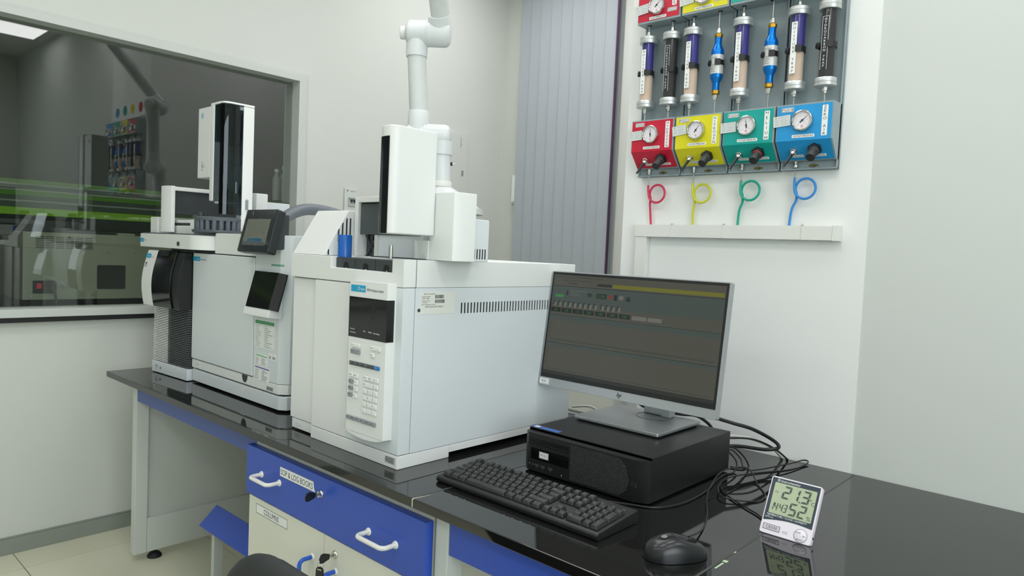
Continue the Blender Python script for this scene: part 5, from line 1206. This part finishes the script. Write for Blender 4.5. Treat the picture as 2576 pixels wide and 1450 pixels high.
# ------------------------------------------------------------------ things in the darkened room behind the window
ab = thing('rear_bench', 'dark bench top in the dim room behind the window', 'bench', (-.75, -.2, 0))
part('top', MB().box(-1.15, -.40, -1.8, 1.6, .865, .895), BLKP, ab, .003)
part('front_panel', MB().box(-1.13, -.44, -1.78, 1.58, 0, .865), DGREY, ab)
rx = -.50
ri = thing('rear_instrument', 'beige steel back of an instrument with power inlet, seen through the window', 'lab instrument', (-.7, .12, .895))
y0, y1, z0, z1 = -.155, .43, .935, 1.215
part('case', MB().box(-.90, rx, y0, y1, z0, z1).box(rx-.03, rx, .20, .27, z1, z1+.010), BACKP, ri, .002)
part('foot', MB().box(-.88, rx-.02, y0+.03, y0+.09, .895, z0).box(-.88, rx-.02, y1-.09, y1-.03, .895, z0), BLACKRUB, ri)
fr9 = side(rx); vv = MB()
for c in range(6):
    for r_ in range(7): vv.plate(fr9, y0+.045+c*.036, y0+.075+c*.036, 1.1500+r_*.0075, 1.1535+r_*.0075, 0, .0008)
part('vent_slots', vv, SEAM, ri, kind='stuff')
part('access_panel', MB().rplate(fr9, .118, .232, .978, 1.083, .006, 0, .0015), BLACKRUB, ri)
pi_ = part('power_panel', MB().plate(fr9, y0+.035, y0+.115, .962, 1.015, 0, .002), BLKP, ri)
part('power_switch', MB().plate(fr9, y0+.048, y0+.066, .982, 1.004, .002, .006), RED, pi_)
part('power_plug', MB().box(rx, rx+.03, y0+.090, y0+.113, .968, 1.008).tube(spline([(rx+.03, y0+.10, .99), (rx+.045, y0+.105, .96), (rx+.04, y0+.11, .92), (rx+.02, y0+.115, .899)], 5), .005, 8), BLKP, pi_)
part('socket', MB().cyl((rx, y0+.145, .998), (rx+.015, y0+.145, .998), .009).plate(fr9, y0+.130, y0+.160, 1.006, 1.014, 0, .001), STEEL, ri)
scw = MB()
for y, z in ((y0+.02, 1.21), (y0+.03, .95), (y0+.09, 1.14), (.16, 1.14), (.27, 1.14), (.30, .955), (.1, .955)): scw.cyl((rx, y, z), (rx+.003, y, z), .004, n=10)
part('screws', scw, STEEL, ri)
da = thing('rear_analyser', 'dark analyser cabinet with sloped edge at the left behind the window', 'lab instrument', (-.9, -.4, .895))
part('case', MB().prism([(-.85, .897), (-.40, .897), (-.40, 1.20), (-.46, 1.27), (-.85, 1.27)], 'y', -1.05, -.93).box(-1.10, -.60, -.75, -.28, .897, 1.24), mat('cabinet_slate', (70, 78, 80), .4), da, .004)
part('side_cheek', MB().prism([(-.62, .897), (-.44, .897), (-.44, 1.16), (-.50, 1.26), (-.62, 1.26)], 'y', -.315, -.29), mat('cheek_slate', (96, 106, 110), .4), da, .003)
dk = thing('rear_module', 'dark grey module standing on the bench behind the beige instrument', 'lab instrument', (-1.0, .1, .895))
part('case', MB().box(-1.12, -.93, -.20, .20, .897, 1.27), mat('module_dark', (66, 72, 72), .5), dk, .004)
part('front_slot', MB().plate(side(-.93), -.15, .02, 1.20, 1.25, 0, .001), BLACKRUB, dk)
bx_ = thing('reagent_box', 'pale carton under bottles in the dim room right of the injector tower', 'box', (-.7, 1.12, .895))
part('carton', MB().box(-.80, -.60, 1.02, 1.24, .897, 1.375), mat('carton_grey', (160, 164, 158), .7), bx_, .002)
part('dark_tray', MB().box(-.80, -.595, 1.01, 1.245, 1.377, 1.44), BLKP, bx_, .002)
for i, (y, hh_, rr) in enumerate(((1.04, .17, .022), (1.085, .19, .024), (1.13, .16, .022), (1.19, .12, .028))):
    b = thing('reagent_bottle', ['clear glass bottle, leftmost on the dark tray behind the window', 'tallest clear bottle on the dark tray behind the window', 'clear bottle next to the short dark one behind the window', 'short dark bottle, rightmost on the tray behind the window'][i], 'bottle', (-.66, y, 1.44), group='bottles behind the window')
    part('glass', MB().lathe((-.66, y, 1.441), (0, 0, 1), [(rr, 0), (rr, hh_*.7), (rr*.45, hh_*.82), (rr*.45, hh_*.9)], 20), mat('bottle_pale', (170, 178, 174), .2) if i < 3 else BLKP, b)
    part('cap', MB().cyl((-.66, y, 1.441+hh_*.9), (-.66, y, 1.441+hh_), rr*.55, n=16), PAPER if i < 3 else BLACKRUB, b)
